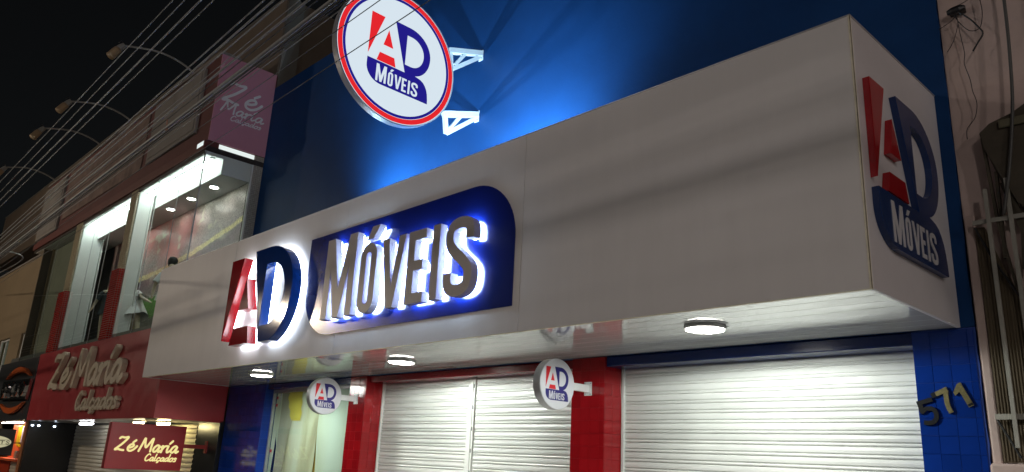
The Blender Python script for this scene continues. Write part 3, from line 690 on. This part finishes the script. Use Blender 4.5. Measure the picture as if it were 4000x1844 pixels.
# mannequins in the display
SKIN = mat('cream mannequin plastic', (.60, .50, .36), .4); SHIRT = mat('white jersey cloth', (.86, .88, .88), .8, var=.1, vscale=7, bump=.3, bscale=20); DKSH = mat('dark jersey cloth', (.03, .04, .045), .8, var=.3)
HAIR = mat('black wig', (.012, .011, .012), .6, bump=.4, bscale=40)
def skin_obj(name, verts, edges, radii, m_, parent, sub=2):
    me = bpy.data.meshes.new(name); me.from_pydata(verts, edges, []); o = bpy.data.objects.new(name, me); COL.objects.link(o); o.parent = parent
    md = o.modifiers.new('skin', 'SKIN'); md.use_smooth_shade = True
    if not me.skin_vertices: me.attributes  # layer is made with the modifier
    sv = me.skin_vertices[0].data
    for i, r_ in enumerate(radii): sv[i].radius = (r_, r_)
    sv[0].use_root = True
    s_ = o.modifiers.new('sub', 'SUBSURF'); s_.levels = sub; s_.render_levels = sub; me.materials.append(m_); return o
def mannequin(loc, rotz, label, arms, shirt, tilt=0., lean=0., wide=1.):
    t = thing('mannequin', label, 'mannequin', loc, 'mannequins in the shoe shop display'); t.rotation_euler = (tilt, lean, rotz)
    V = [(0,0,.86),(0,0,1.0),(0,0,1.14),(0,-.01,1.28),(0,0,1.38),(0,-.01,1.46),(0,-.02,1.58),
         (.09,0,.80),(.10,-.02,.46),(.10,.02,.08),(.10,-.1,.03),(-.09,0,.80),(-.10,.03,.46),(-.10,.1,.08),(-.10,-.0,.03),
         (.17,0,1.34),(-.17,0,1.34)]+[Vector(a) for a in arms[0]]+[Vector(a) for a in arms[1]]
    E_ = [(0,1),(1,2),(2,3),(3,4),(4,5),(5,6),(0,7),(7,8),(8,9),(9,10),(0,11),(11,12),(12,13),(13,14),(3,15),(3,16),(15,17),(17,18),(18,19),(16,20),(20,21),(21,22)]
    Rr = [.12,.105,.115,.12,.05,.045,.085,.085,.055,.035,.03,.085,.055,.035,.03,.055,.055,.04,.033,.018,.04,.033,.018]
    skin_obj('body', [tuple(v) for v in V], E_, Rr, SKIN, t)
    g = G(); b = []
    # loose shirt: rings around the torso with folds, flared hem
    n = 20; rings = [(1.36, .09, .07), (1.30, .19, .12), (1.2, .185, .13), (1.05, .175, .13), (.9, .2, .15), (.74, .24, .19)]
    for (z, rx, ry) in rings:
        for k in range(n):
            a = 2*math.pi*k/n; f = 1+.07*math.sin(a*5+z*3)*(1.3-z if z < 1.2 else .1)*2
            wd_ = 1+(wide-1)*min(1, max(0, (1.3-z)/.3)); g.v.append((rx*math.cos(a)*f*wd_, ry*math.sin(a)*f*wd_, z+.02*math.sin(a*3)))
    for i in range(len(rings)-1):
        for k in range(n): k2 = (k+1) % n; g.f.append((i*n+k, i*n+k2, (i+1)*n+k2, (i+1)*n+k))
    o = g.obj('shirt', shirt, t, True); sm = o.modifiers.new('sub', 'SUBSURF'); sm.levels = 1; sm.render_levels = 1
    for sgn, ar in ((1, arms[0]), (-1, arms[1])):
        s0 = Vector((.15*sgn, 0, 1.32)); s1 = Vector(ar[0]); G().tube([s0, s0.lerp(s1, .45), s0.lerp(s1, .9)], .07, 12, .085, cap=False).obj('sleeve', shirt, t, True)
    G().lathe([(.02, .1), (.07, .085), (.1, .03), (.1, -.05), (.075, -.11)], (0, .025, 1.63), 'Z', 14).obj('hair', HAIR, t, True)
    return t
mannequin((-16.55, -.74, 3.72), math.radians(15), 'mannequin in loose white jersey with one arm stretched out behind the glass', (((.38, -.08, 1.08), (.60, -.12, .90), (.80, -.14, .74)), ((-.3, .05, 1.1), (-.33, -.05, .88), (-.33, -.1, .75))), SHIRT, 0., -.36, 1.4)
mannequin((-14.95, -.83, 3.84), math.radians(70), 'dark-haired mannequin showing just its head above the white sign box', (((.26, 0, 1.1), (.28, -.05, .88), (.28, -.1, .74)), ((-.26, 0, 1.1), (-.28, -.05, .88), (-.28, -.1, .74))), SHIRT)
mannequin((-19.1, -.75, 3.97), math.radians(60), 'dark clothed mannequin half hidden behind the red post of the second bay', (((.28, 0, 1.1), (.35, -.05, .9), (.38, -.1, .76)), ((-.3, 0, 1.1), (-.35, -.05, .9), (-.4, -.1, .76))), DKSH)

# pink panel on the side return
PINK = mat('wine coloured sign panel', (.62, .28, .36), .5, var=.05, vscale=1.5)
pk = thing('upper_side_sign', 'wine-pink Zé Maria Calçados panel high on the shoe shop side wall', 'sign', (0, 0, 0))
G().box(XZ, YZ+.0, 7.63, XZ+.025, -.006, 9.575).obj('panel', PINK, pk, bevel=.003)
GLT = mat('pale grey lettering', (.88, .87, .88), .5)
fs = sidef(XZ+.0255)
script('Zé', fs, -1.12, 8.56,   .94, .48, .055, 0, .006, GLT, pk); script('María', fs, -1.10, 8.33, .96, .25, .034, .009, .015, GLT, pk); script('Calçados', fs, -.88, 8.18, .70, .125, .019, .018, .022, GLT, pk)

# lower fascia with raised lettering
zf = thing('red_fascia_sign', 'dark red fascia with raised beige Zé Maria Calçados letters over the shoe shop', 'sign', (0, 0, 0))
RFAS = mat('dark red composite panel', lin((176, 56, 62)), .34, var=.05, vscale=1.2, rvar=.05)
for a, b in ((-22.1, -19.1), (-19.094, -16.1), (-16.094, -13.1)): G().box(a, -1.34, 2.12, b, -1.30, 3.85).obj('fascia_panel', RFAS, zf, bevel=.003)
G().box(-13.098, -1.34, 2.12, -13.06, -.02, 3.85).obj('return_panel', RFAS, zf, bevel=.003)
G().box(-22.1, -1.298, 3.78, -13.1, -.02, 3.82).obj('top_panel', RFAS, zf)
BEIGE = mat('beige enamel letter', (.66, .57, .43), .4, var=.06, vscale=6)
fz = front(-1.34)
script('Zé María', fz, -20.2, 2.86, 5.35, .82, .13, .012, .12, BEIGE, zf, slant=.1); script('Calçados', fz, -17.75, 2.33, 2.85, .40, .07, .012, .09, BEIGE, zf, slant=.1)
# recess below: soffit, side walls, shutter
zg = thing('shoe_shop_entrance', 'dark recessed shoe shop entrance below the red fascia', 'shop front', (0, 0, 0))
BGRAN = mat('polished black granite', (.008, .009, .011), .28, var=.3, vscale=9)
G().box(-22.2, -1.295, 2.125, -13.1, -.1, 2.15).obj('soffit', mat('brownish soffit', (.40, .36, .33), .3, var=.1, vscale=2), zg)
G().box(-22.36, -1.22, GZ, -22.2, .0, 2.15).obj('granite_side', BGRAN, zg, bevel=.004)
G().box(-14.05, -.08, GZ, -13.06, .1, 2.15).obj('granite_pillar', BGRAN, zg, bevel=.004)
G().box(-22.2, .05, GZ, -13.06, .1, 3.8).obj('back_wall', GREYW, zg)
zs = thing('shoe_shop_shutter', 'beige roller shutter of the shoe shop behind the red projecting sign', 'shutter', (-22.19, -.08, GZ))
SHUT2 = mat('beige shutter slat', (.50, .46, .37), .38, rand=.05, var=.06, vscale=4)
def slat2(w_):
    prof = [(0, .014), (.004, 0), (.03, -.014), (.06, -.014), (.088, 0), (.095, .014)]; g = G(); n = len(prof)
    for x in (0, w_):
        for z, y in prof: g.v.append((x, y, z))
    for i in range(n-1): g.f.append((i, n+i, n+i+1, i+1))
    me = g.mesh('slat'); me.materials.append(SHUT2); return me
me = slat2(8.1)
for i in range(28): inst('slat', me, zs, (.02, random.uniform(-.002, .002), 2.69-.095*(i+1)))
G().box(0, .015, 0, 8.13, .025, 2.72).obj('backing', DARK, zs)
def tube_lamp(x, y, a, label, col, st, L_=.5):
    t = thing('tube_lamp', label, 'lamp', (x, y, 2.123), 'lamps under the shoe shop soffit'); t.rotation_euler = (0, 0, a)
    G().box(-L_, -.05, -.03, L_, .05, 0).obj('housing', WPNT, t, bevel=.006); G().tube([(-L_+.02, 0, -.05), (L_-.02, 0, -.05)], .026, 10).obj('tube', emis('tube '+label[:5], col, st), t)
tube_lamp(-19.25, -.68, 0, 'white tube lamp under the left of the shoe shop soffit', (.95, .97, 1), 26)
tube_lamp(-15.35, -.80, 0, 'warm tube lamp just left of the fascia corner above the red sign', (1, .86, .5), 16, .28)
tube_lamp(-14.75, -.52, 0, 'yellow tube lamp nearest the black pillar above the red sign', (1, .82, .36), 60, .32)
# projecting sign
ps = thing('projecting_sign', 'dark red projecting Zé Maria Calçados sign with glowing cream letters', 'sign', (-13.52, 0, 0))
G().box(-.07, -1.91, 1.20, .07, -.545, 2.01).obj('box', mat('wine sign box', lin((158, 30, 36)), .4, var=.05, vscale=2), ps, bevel=.008)
YEL = emis('glowing cream letter', (.95, .80, .34), .95)
f3 = sidef(.0705)
script('Zé María', f3, -1.79, 1.52, 1.16, .245, .036, 0, .006, YEL, ps, slant=.2); script('Calçados', f3, -1.24, 1.36, .60, .13, .023, .009, .013, YEL, ps, slant=.2)
RARM = mat('red painted arm', lin((140, 40, 36)), .4)
G().box(-.02, -.545, 1.62, .02, -.10, 1.69).obj('arm', RARM, ps); G().box(-.05, -.10, 1.54, .05, -.082, 1.77).obj('wall_plate', RARM, ps)

# gooseneck lamps along the parapet (unlit)
LGH = mat('grey lamp housing', (.32, .31, .28), .5, var=.15); LGL = mat('unlit lamp glass', (.40, .28, .16), .35)
for i, (x, z, ya) in enumerate(((-14.52, 9.62, -2.8), (-18.43, 9.60, -2.76), (-20.83, 9.58, -2.76), (-25.42, 9.62, -2.70))):
    lab = ['nearest unlit gooseneck lamp on the parapet, right of the other three', 'second nearest unlit gooseneck parapet lamp', 'third unlit gooseneck parapet lamp from the pink panel', 'farthest unlit gooseneck lamp at the left frame edge'][i]
    t = thing('gooseneck_lamp', lab, 'lamp', (x, YZ+.06, z), 'unlit gooseneck lamps on the shoe shop parapet')
    dy = ya-YZ
    arm = catmull([(0, 0, -.1), (0, -.04, .02), (0, -.45, .18), (0, -.95, .21), (0, dy-.06, .05)], 5)
    G().tube(arm, .022, 8).obj('arm', LGH, t, True)
    G().tube([(0, dy-.01, .07), (0, dy-.05, .02), (0, dy-.10, -.06)], .055, 10, .075).obj('ballast', LGH, t)
    G().tube([(0, dy-.101, -.061), (0, dy-.13, -.11), (0, dy-.21, -.25), (0, dy-.225, -.275)], .082, 10, .09).obj('lens', LGL, t, True)
    G().tube(catmull([(0, dy-.02, .1), (0, dy-.07, .15), (0, dy-.12, .09)], 4), .008, 5).obj('wire', DARK, t)

# ================================================================== dark fascia shop (far left)
ds = thing('dark_fascia_shop', 'small shop with charcoal fascia and orange portal at the far left', 'building', (0, 0, 0))
CHAR = mat('charcoal composite panel', (.035, .038, .042), .35, var=.08, vscale=1.5)
G().box(-26.45, -1.36, 2.12, -22.105, -1.26, 3.80).obj('fascia', CHAR, ds, bevel=.004)
sg = thing('chrome_plate_sign', 'sign with chrome lettered plate between two orange arcs on charcoal fascia', 'sign', (0, 0, 0))
ORG = mat('orange enamel', lin((200, 92, 36)), .35); CHR = mat('mirror chrome plate', (.36, .34, .33), .12, 1., var=.1, vscale=3, bump=.25, bscale=5)
f4 = front(-1.361)
def crescent(cx, cz, w_, h_, up_, t_):
    A = [(cx+w_*(-1+2*i/16), cz+up_*h_*(1-(-1+2*i/16)**2)) for i in range(17)]; B = [(cx+w_*(-1+2*i/16), cz+up_*(h_-t_)*(1-(-1+2*i/16)**2)) for i in range(16, -1, -1)]
    return A+B
G().prism(f4, crescent(-23.6, 3.28, 1.35, .30, 1, .15), (), .02, .10).obj('arc', ORG, sg); G().prism(f4, crescent(-23.7, 2.60, 1.35, .30, -1, .15), (), .02, .10).obj('arc', ORG, sg)
G().prism(f4, [(-25.2, 2.70), (-22.22, 2.66), (-22.1, 3.20), (-25.2, 3.24)], (), .02, .09).obj('plate', CHR, sg)
CHRL = mat('polished chrome letter', (.75, .75, .74), .06, 1.)
for i, (x, sh) in enumerate(((-24.75, 'o'), (-24.1, 'r'), (-23.6, 'l'), (-23.2, 'o'), (-22.65, 'é'))):
    g = G()
    for st in SCR[sh][1][:1]: g.ribbon(f4, [(x-.25+a*.9, 2.78+b*(.36 if sh == 'l' else .66)) for a, b in st], .07, .0905, .14)
    g.obj('letter', CHRL, sg)
# portal, shelf and goods
OPL = mat('orange laminate', lin((220, 96, 46)), .4, var=.06, vscale=3, emit=0); ORD = mat('deep orange laminate', lin((170, 52, 20)), .4, var=.08)
G().box(-22.43, -1.27, GZ, -22.365, -1.17, 2.118).obj('portal_post', mat('pale orange post', lin((232, 150, 96)), .4), ds, bevel=.004)
G().box(-22.75, -1.12, 1.1, -22.44, -1.08, 2.118).obj('portal_panel', ORD, ds); G().box(-26.3, -1.0, 1.1, -22.76, -.96, 2.118).obj('portal_panel', OPL, ds)
G().box(-26.3, -1.3, 1.06, -22.44, -.96, 1.12).obj('shelf', OPL, ds, bevel=.004)
G().box(-26.3, -1.1, GZ, -23.98, -.96, 1.06).obj('lower_panel', ORD, ds)
G().box(-26.3, -.955, GZ, -22.37, .1, 2.118).obj('shop_body', GREYW, ds)
YE = mat('yellow packaging', lin((236, 196, 20)), .4, var=.1); LIL = mat('pale lilac packaging', lin((205, 190, 205)), .4, var=.1)
for x, z0, z1, wd, mm, lab in ((-23.72, 1.46, 2.0, .16, YE, 'tall yellow packet hanging behind the black oval sign'), (-23.52, 1.42, 2.02, .12, YE, 'second tall yellow packet, right of the first'), (-23.30, 1.5, 1.98, .12, LIL, 'pale lilac packet beside the yellow packets'), (-22.98, 1.125, 1.33, .36, YE, 'yellow box on the orange shelf'), (-23.62, 1.125, 1.32, .22, mat('grey goods', (.2, .19, .15), .5, var=.5, vscale=30), 'grey bundle on the orange shelf by the yellow box')):
    tag(G().box(x-wd/2, -1.1, z0, x+wd/2, -1.02, z1).obj('packet', mm, bevel=.02), lab, 'packet', 'goods in the orange shop')
pst = thing('led_reflections', 'row of small cool LED reflections made as glowing dots on the granite side', 'lamp', (0, 0, 0))
for y in (-1.15, -1.0, -.62): G().lathe([(.03, 0), (.028, -.02), (.01, -.03)], (-22.185, y, 2.02), 'Z', 10).obj('spot', emis('cool led reflection', (.7, .82, 1), 18), pst)  # glowing dots stand for LED reflections in the dark granite
t = thing('orange_shop_lamp', 'lamp strip under the charcoal fascia lighting the orange portal', 'lamp', (-24.2, -1.2, 2.112))
G().box(-1.2, -.03, -.03, 1.2, .03, 0).obj('housing', WPNT, t); G().box(-1.18, -.02, -.04, 1.18, .02, -.031).obj('diffuser', emis('portal strip', (1, .93, .85), 60), t)
zs2 = thing('orange_shop_shutter', 'short brown shutter under the orange shelf at lower left', 'shutter', (-23.97, -1.06, GZ))
sm_ = slat2(1.5); 
for i in range(17): inst('slat', sm_, zs2, (0, 0, 1.64-.095*(i+1)))
G().box(0, .015, 0, 1.5, .025, 1.645).obj('backing', DARK, zs2)
# black projecting sign with oval
bs = thing('oval_projecting_sign', 'black projecting sign with cream oval cut by the left frame edge', 'sign', (-22.7, 0, 0))
G().box(-.05, -2.55, 1.205, .05, -1.39, 1.88).obj('box', BLKMET, bs, bevel=.006)
OV = emis('lit cream oval', (.80, .74, .46), .62); fo = sidef(.0505)
ov = [(-1.97+.52*math.cos(2*math.pi*i/40), 1.54+.17*math.sin(2*math.pi*i/40)) for i in range(40)]
G().prism(fo, ov, (), 0, .004).obj('oval', OV, bs)
DKT = mat('dark olive lettering', (.10, .09, .05), .5)
G().prism(fo, [(-2.4, 1.60), (-1.48, 1.60), (-1.48, 1.607), (-2.4, 1.607)], (), .0042, .006).prism(fo, [(-2.4, 1.47), (-1.48, 1.47), (-1.48, 1.477), (-2.4, 1.477)], (), .0042, .006).obj('rule', DKT, bs)
G().prism(fo, [(-1.72, 1.585), (-1.60, 1.585), (-1.60, 1.567), (-1.65, 1.567), (-1.65, 1.49), (-1.67, 1.49), (-1.67, 1.567), (-1.72, 1.567)], (), .0042, .007).obj('letter', DKT, bs)
G().prism(fo, [(-1.86, 1.585), (-1.74, 1.585), (-1.74, 1.567), (-1.79, 1.567), (-1.79, 1.49), (-1.81, 1.49), (-1.81, 1.567), (-1.86, 1.567)], (), .0042, .007).obj('letter', DKT, bs)
G().ribbon(fo, [(-1.495, 1.57), (-1.53, 1.58), (-1.565, 1.565), (-1.545, 1.54), (-1.505, 1.525), (-1.50, 1.5), (-1.535, 1.492), (-1.57, 1.502)], .018, .0042, .007).obj('letter', DKT, bs)
G().box(-.012, -2.3, 2.0, .012, -.96, 2.025).box(-.012, -1.39, 1.52, .012, -.96, 1.545).box(-.012, -2.0, 1.88, .012, -1.975, 2.0).obj('arm', BLKMET, bs)

# ================================================================== tan building beyond
tb = thing('tan_building', 'plain tan building with green tinted windows at the far left', 'building', (0, 0, 0))
TAN2 = mat('tan painted facade', (.23, .17, .10), .8, var=.12, vscale=.8, bump=.1, bscale=20)
tw = [(-45, GZ), (-24.86, GZ), (-24.86, 7.36), (-45, 7.36)]
holes = [[(-26.55, 3.5), (-24.98, 3.5), (-24.98, 4.84), (-26.55, 4.84)], [(-29.6, 3.5), (-28.05, 3.5), (-28.05, 4.84), (-29.6, 4.84)]]
G().prism(front(-1.0), tw, holes, -.2, 0).obj('wall', TAN2, tb)
G().box(-45, -1.03, 7.362, -24.86, -.6, 7.42).obj('coping', GREYP, tb)
G().box(-45, -.75, 5.2, -24.9, 4, 7.3).obj('upper_mass', TAN2, tb)
WG = mat('dim green room', (.10, .14, .10), .6, emit=.25)
for a, b in ((-26.55, -24.98), (-29.6, -28.05)):
    wn = G().box(a, -.80, 3.5, b, -.76, 4.84).obj('window', WG, tb)
    G().box(a+.06, -.9, 3.55, b-.06, -.895, 4.79).obj('pane', GLS, wn)
    G().box(a, -.93, 3.5, a+.06, -.87, 4.84).box(b-.06, -.93, 3.5, b, -.87, 4.84).box(a+.06, -.93, 4.78, b-.06, -.87, 4.84).box((a+b)/2-.03, -.93, 3.5, (a+b)/2+.03, -.87, 4.78).obj('frame', WPNT, wn)

# ================================================================== pink building at the right
pb = thing('pink_building', 'neighbouring building with dull pink rendered wall right of the blue shop', 'building', (0, 0, 0))
PKW = mat('dull pink render', (.54, .42, .375), .85, var=.12, vscale=3, bump=.25, bscale=30)
G().box(.105, .02, GZ, 8, .5, 9.4).obj('wall', PKW, pb)
G().box(.12, -.03, GZ, .19, .018, 3.7).obj('pier', PKW, pb, bevel=.015)
G().box(.12, -.12, 1.62, 3.0, .018, 1.79).obj('sill', PKW, pb, bevel=.02)
BRN = mat('brown corrugated sheet', (.13, .10, .06), .5, var=.2, vscale=5, stretch=(8, 1, 1))
cs = thing('corrugated_screen', 'brown vertically ribbed sheet behind the grille beside the blue pillar', 'screen', (0, 0, 0))
poly = [(.195, 1.80), (.195, 3.58), (.262, 3.58), (.305, 3.42), (.36, 3.24), (.445, 3.0), (.62, 2.62), (1.2, 2.3), (1.2, 1.80)]
G().prism(front(-.035), poly, (), 0, .006).obj('sheet', BRN, cs)
import bisect
def topz(x):
    P = poly[1:8]
    for (a, b), (c, d) in zip(P[:-1], P[1:]):
        if a <= x <= c and c > a: return b+(d-b)*(x-a)/(c-a)
    return 2.3
rg = G()
for i in range(46):
    x = .2+i*.021; rg.prism(front(-.0415), [(x, 1.81), (x+.009, 1.81), (x+.009, topz(x)-.02), (x, topz(x)-.02)], (), 0, .007)
rg.obj('ribs', BRN, cs)
G().tube([(.205, -.075, 3.575), (.30, -.08, 3.31), (.443, -.08, 3.0), (.7, -.08, 2.5)], .010, 6).obj('strut', BLKMET, cs)
G().tube([(.197, -.08, 2.10), (.27, -.09, 1.95), (.325, -.10, 1.83)], .010, 6).obj('strut', BLKMET, cs)
gr = thing('window_grille', 'grey steel bar grille in front of the brown ribbed sheet', 'grille', (0, 0, 0))
GRS = mat('grey painted bars', (.36, .35, .30), .5, var=.15, vscale=12)
for x, z0, z1 in ((.316, 1.90, 3.86), (.467, 1.9, 3.92), (.64, 1.9, 3.92), (.82, 1.9, 3.92)): G().box(x-.014, -.125, z0, x+.014, -.105, z1).obj('bar', GRS, gr)
G().box(.2, -.104, 3.59, 1.2, -.085, 3.625).obj('rail', GRS, gr); G().box(.19, -.104, 2.10, 1.2, -.085, 2.14).obj('rail', GRS, gr)
aw = thing('folded_awning', 'dark brown folded awning hood on the pink wall at the right edge', 'awning', (0, 0, 0))
AWN = mat('dusty brown awning cloth', (.075, .062, .042), .8, var=.25, vscale=9)
G().prism(front(-.06), [(.325, 4.34), (.37, 4.375), (.40, 4.40), (.465, 4.42), (.56, 4.445), (.66, 4.5), (1.2, 4.62), (1.2, 3.8), (.64, 3.55), (.52, 3.72), (.42, 3.98), (.345, 4.2)], (), 0, .05).obj('hood', AWN, aw, bevel=.008)
for (a, b, c, d, w_) in ((.335, 4.30, .365, 3.63, .02), (.35, 4.24, .53, 3.60, .03), (.40, 4.0, .385, 3.3, .02), (.43, 3.9, .60, 3.2, .035), (.56, 3.9, .50, 3.2, .03), (.365, 3.6, .44, 3.02, .016)):
    G().prism(front(-.05), [(a-w_/2, b), (a+w_/2, b), (c+w_/2, d), (c-w_/2, d)], (), 0, .03+random.uniform(0, .01)).obj('fold', AWN, aw)
G().box(.47, -.135, 4.33, 1.2, -.112, 4.40).obj('roller', mat('olive roller', (.14, .13, .08), .5), aw, bevel=.01)

# ------------------------------------------------------------------ cables
def cable(pts, r, label, group=None, mm=None, name='cable', sub=8):
    o = G().tube(catmull(pts, sub), r, 7).obj(name, mm or CBL, None, True); return tag(o, label, 'cable', group)
CBL = mat('grey cable sheath', (.29, .29, .28), .45, var=.2, vscale=30); CBK = mat('black cable sheath', (.02, .02, .021), .5)
cb = thing('cable_clamp', 'dark cable clamp with frayed leads on the pink wall top right', 'clamp', (.26, -.03, 5.52))
G().lathe([(.02, -.07), (.035, -.03), (.04, .03), (.02, .07)], (0, -.02, 0), 'X', 10).box(-.06, 0, -.015, .06, .045, .015).obj('body', BLKMET, cb)
HG = 'loose black leads on the pink wall'
cable([(.26, -.07, 5.53), (.272, -.07, 5.3), (.285, -.06, 5.1), (.274, -.06, 5.0), (.30, -.06, 4.85), (.308, -.06, 4.74), (.327, -.06, 4.62), (.30, -.06, 4.50), (.235, -.06, 4.42), (.225, -.06, 4.33)], .0032, 'long wavy loose lead hanging down the pink wall', HG, CBK)
cable([(.27, -.06, 5.5), (.36, -.09, 5.38), (.42, -.1, 5.27), (.445, -.1, 5.2), (.40, -.1, 5.13), (.358, -.1, 5.07)], .007, 'thick short cut cable end curling on the pink wall', HG, CBK)
cable([(.25, -.06, 5.49), (.27, -.08, 5.40), (.35, -.09, 5.27), (.43, -.09, 5.27), (.46, -.09, 5.42), (.44, -.08, 5.6), (.40, -.05, 5.75)], .0035, 'looping lead right of the cable clamp', HG, CBK)
cable([(.27, -.06, 5.4), (.24, -.06, 5.30), (.2, -.05, 5.22), (.15, -.03, 5.17)], .003, 'lead running from the clamp down to the blue wall edge', HG, CBK)
cable([(.26, -.06, 5.47), (.22, -.06, 5.43), (.15, -.03, 5.42), (.10, -.02, 5.41)], .003, 'short lead running left from the clamp to the blue wall', HG, CBK)
cable([(.25, -.06, 5.55), (.36, -.05, 5.58), (.46, -.04, 5.66), (.6, 0, 5.8)], .003, 'thin lead rising right from the cable clamp', HG, CBK)
cable([(.64, -.12, 6.2), (.63, -.12, 5.44), (.617, -.12, 5.0), (.585, -.13, 4.5), (.51, -.14, 4.0), (.425, -.13, 3.63)], .013, 'thick grey conduit hanging down past the awning', None, mat('dark grey conduit', (.07, .07, .065), .5))
YW = -4.2
WR = [(-6.74, 6.657, .036, .006, 'uppermost of the four parallel overhead wires'), (-6.33, 6.477, .045, .006, 'second of the four parallel overhead wires'), (-5.785, 6.236, .040, .010, 'third and thicker of the four parallel overhead wires'), (-5.40, 6.066, .038, .006, 'lowest of the four parallel overhead wires'),
 (-4.12, 5.505, .048, .007, 'topmost pale wire of the lower overhead bundle'), (-3.91, 5.413, .046, .010, 'second pale wire of the lower overhead bundle'), (-3.715, 5.326, .044, .007, 'third pale wire of the lower overhead bundle'),
 (-4.017, 5.168, .040, .004, 'thin grey wire above the thick bundled cable'), (-4.07, 5.096, .038, .011, 'blurred grey cable just above the thick bundled cable'), (-3.976, 5.028, .037, .005, 'dark wire just above the thick bundled cable'),
 (-3.94, 4.907,   .030, .019, 'thick pale bundled cable crossing the pink panel'), (-3.92, 4.851, .029, .011, 'black cable lashed under the thick pale cable'), (-3.915, 4.812, .027, .006, 'thin wire under the black lashed cable'), (-3.732, 4.770, .026, .004, 'lower thin wire crossing the pink panel'),
 (-2.38, 4.642, .028, .0035, 'upper thin wire passing before the round sign'), (-2.14, 4.373, .030, .0035, 'lower thin wire passing before the round sign')]
for x0, z0, sl, r_, lab in WR:
    pts = []
    for X in (-46, -34, -26, -20, -15, -11, -8, -5, -2, 1, 5, 10, 16):
        pts.append((X, YW+random.uniform(-.004, .004), z0+sl*(X-x0)*(1 if X > -16 else 1)+(0.0012*(X+16)**2 if X < -16 else 0)))
    mm = CBK if 'black' in lab or 'dark' in lab else (mat('thin dark wire', (.10, .10, .10), .5) if 'round sign' in lab else CBL)
    cable(pts, r_, lab, 'overhead cables along the street', mm, sub=3)
cable([(-30, -2.2, 6.6), (-24, -2.6, 6.0), (-16, -3.4, 5.1), (-13.2, -4.18, 4.66)], .012, 'sagging service cable below the bundle at far left', 'overhead cables along the street', CBL)
tp = thing('cut_cable_tie', 'frayed orange cable tie hanging on the bundle by the grey panel', 'cable tie', (-6.15, YW, 4.86))
G().tube(catmull([(0, 0, .08), (.012, 0, .02), (.0, 0, -.03), (.03, 0, -.05), (.06, 0, -.04)], 4), .006).obj('strap', mat('orange tie', (.45, .20, .12), .6), tp)
# utility pole carrying the cables, right of the view
up_ = thing('utility_pole', 'round concrete utility pole carrying the overhead cables', 'pole', (16, YW, GZ-.15))
G().tube([(0, .1, 0), (0, .1, 9.5)], .17, 16, .11).obj('shaft', mat('pole concrete', (.3, .29, .27), .85, var=.15), up_, True); G().box(-.06, -.9, 7.3, .06, 1.0, 7.42).obj('crossarm', BROWNM, up_)

# ------------------------------------------------------------------ street lamp across the road (lights the facades)
def street_lamp(x, y, z, power, col, label):
    t = thing('street_lamp', label, 'street lamp', (x, y-1.6, GZ-.15), 'street lamps across the road'); hz = z-(GZ-.15)
    G().tube([(0, 0, 0), (0, 0, hz-.6)], .09, 12, .06).obj('pole', STEEL, t, True)
    G().tube(catmull([(0, 0, hz-.65), (0, .25, hz-.05), (0, .8, hz+.22), (0, 1.35, hz+.22)], 5), .035, 8).obj('arm', STEEL, t, True)
    G().box(-.13, 1.3, hz+.16, .13, 1.95, hz+.28).obj('head', STEEL, t, bevel=.03); G().box(-.1, 1.45, hz+.145, .1, 1.9, hz+.159).obj('lens', emis('street lamp lens', (1, .85, .68), 30), t)
    l = bpy.data.lights.new('street_light', 'POINT'); l.energy = power; l.color = col; l.shadow_soft_size = .27
    lo = bpy.data.objects.new('street_light', l); COL.objects.link(lo); lo.parent = t; lo.location = (0, 1.67, hz+.02)
street_lamp(8.5, -10.6, 8.0, 700, (1.0, .89, .84), 'street lamp across the road right of the canopy')
street_lamp(-28.5, -12.8, 7.4, 2100, (1.0, .84, .66), 'street lamp across the road before the far left shops')
street_lamp(-8.0, -12.5, 8.4, 480, (1.0, .89, .84), 'added unseen fill lamp across the road opposite the middle shutters')  # added lamp, splits the street light to weaken the cable shadows
street_lamp(17.0, -9.8, 8.2, 1300, (1.0, .89, .84), 'added unseen fill lamp across the road farthest right')  # added lamp, thins the cable shadows and fills front and side faces
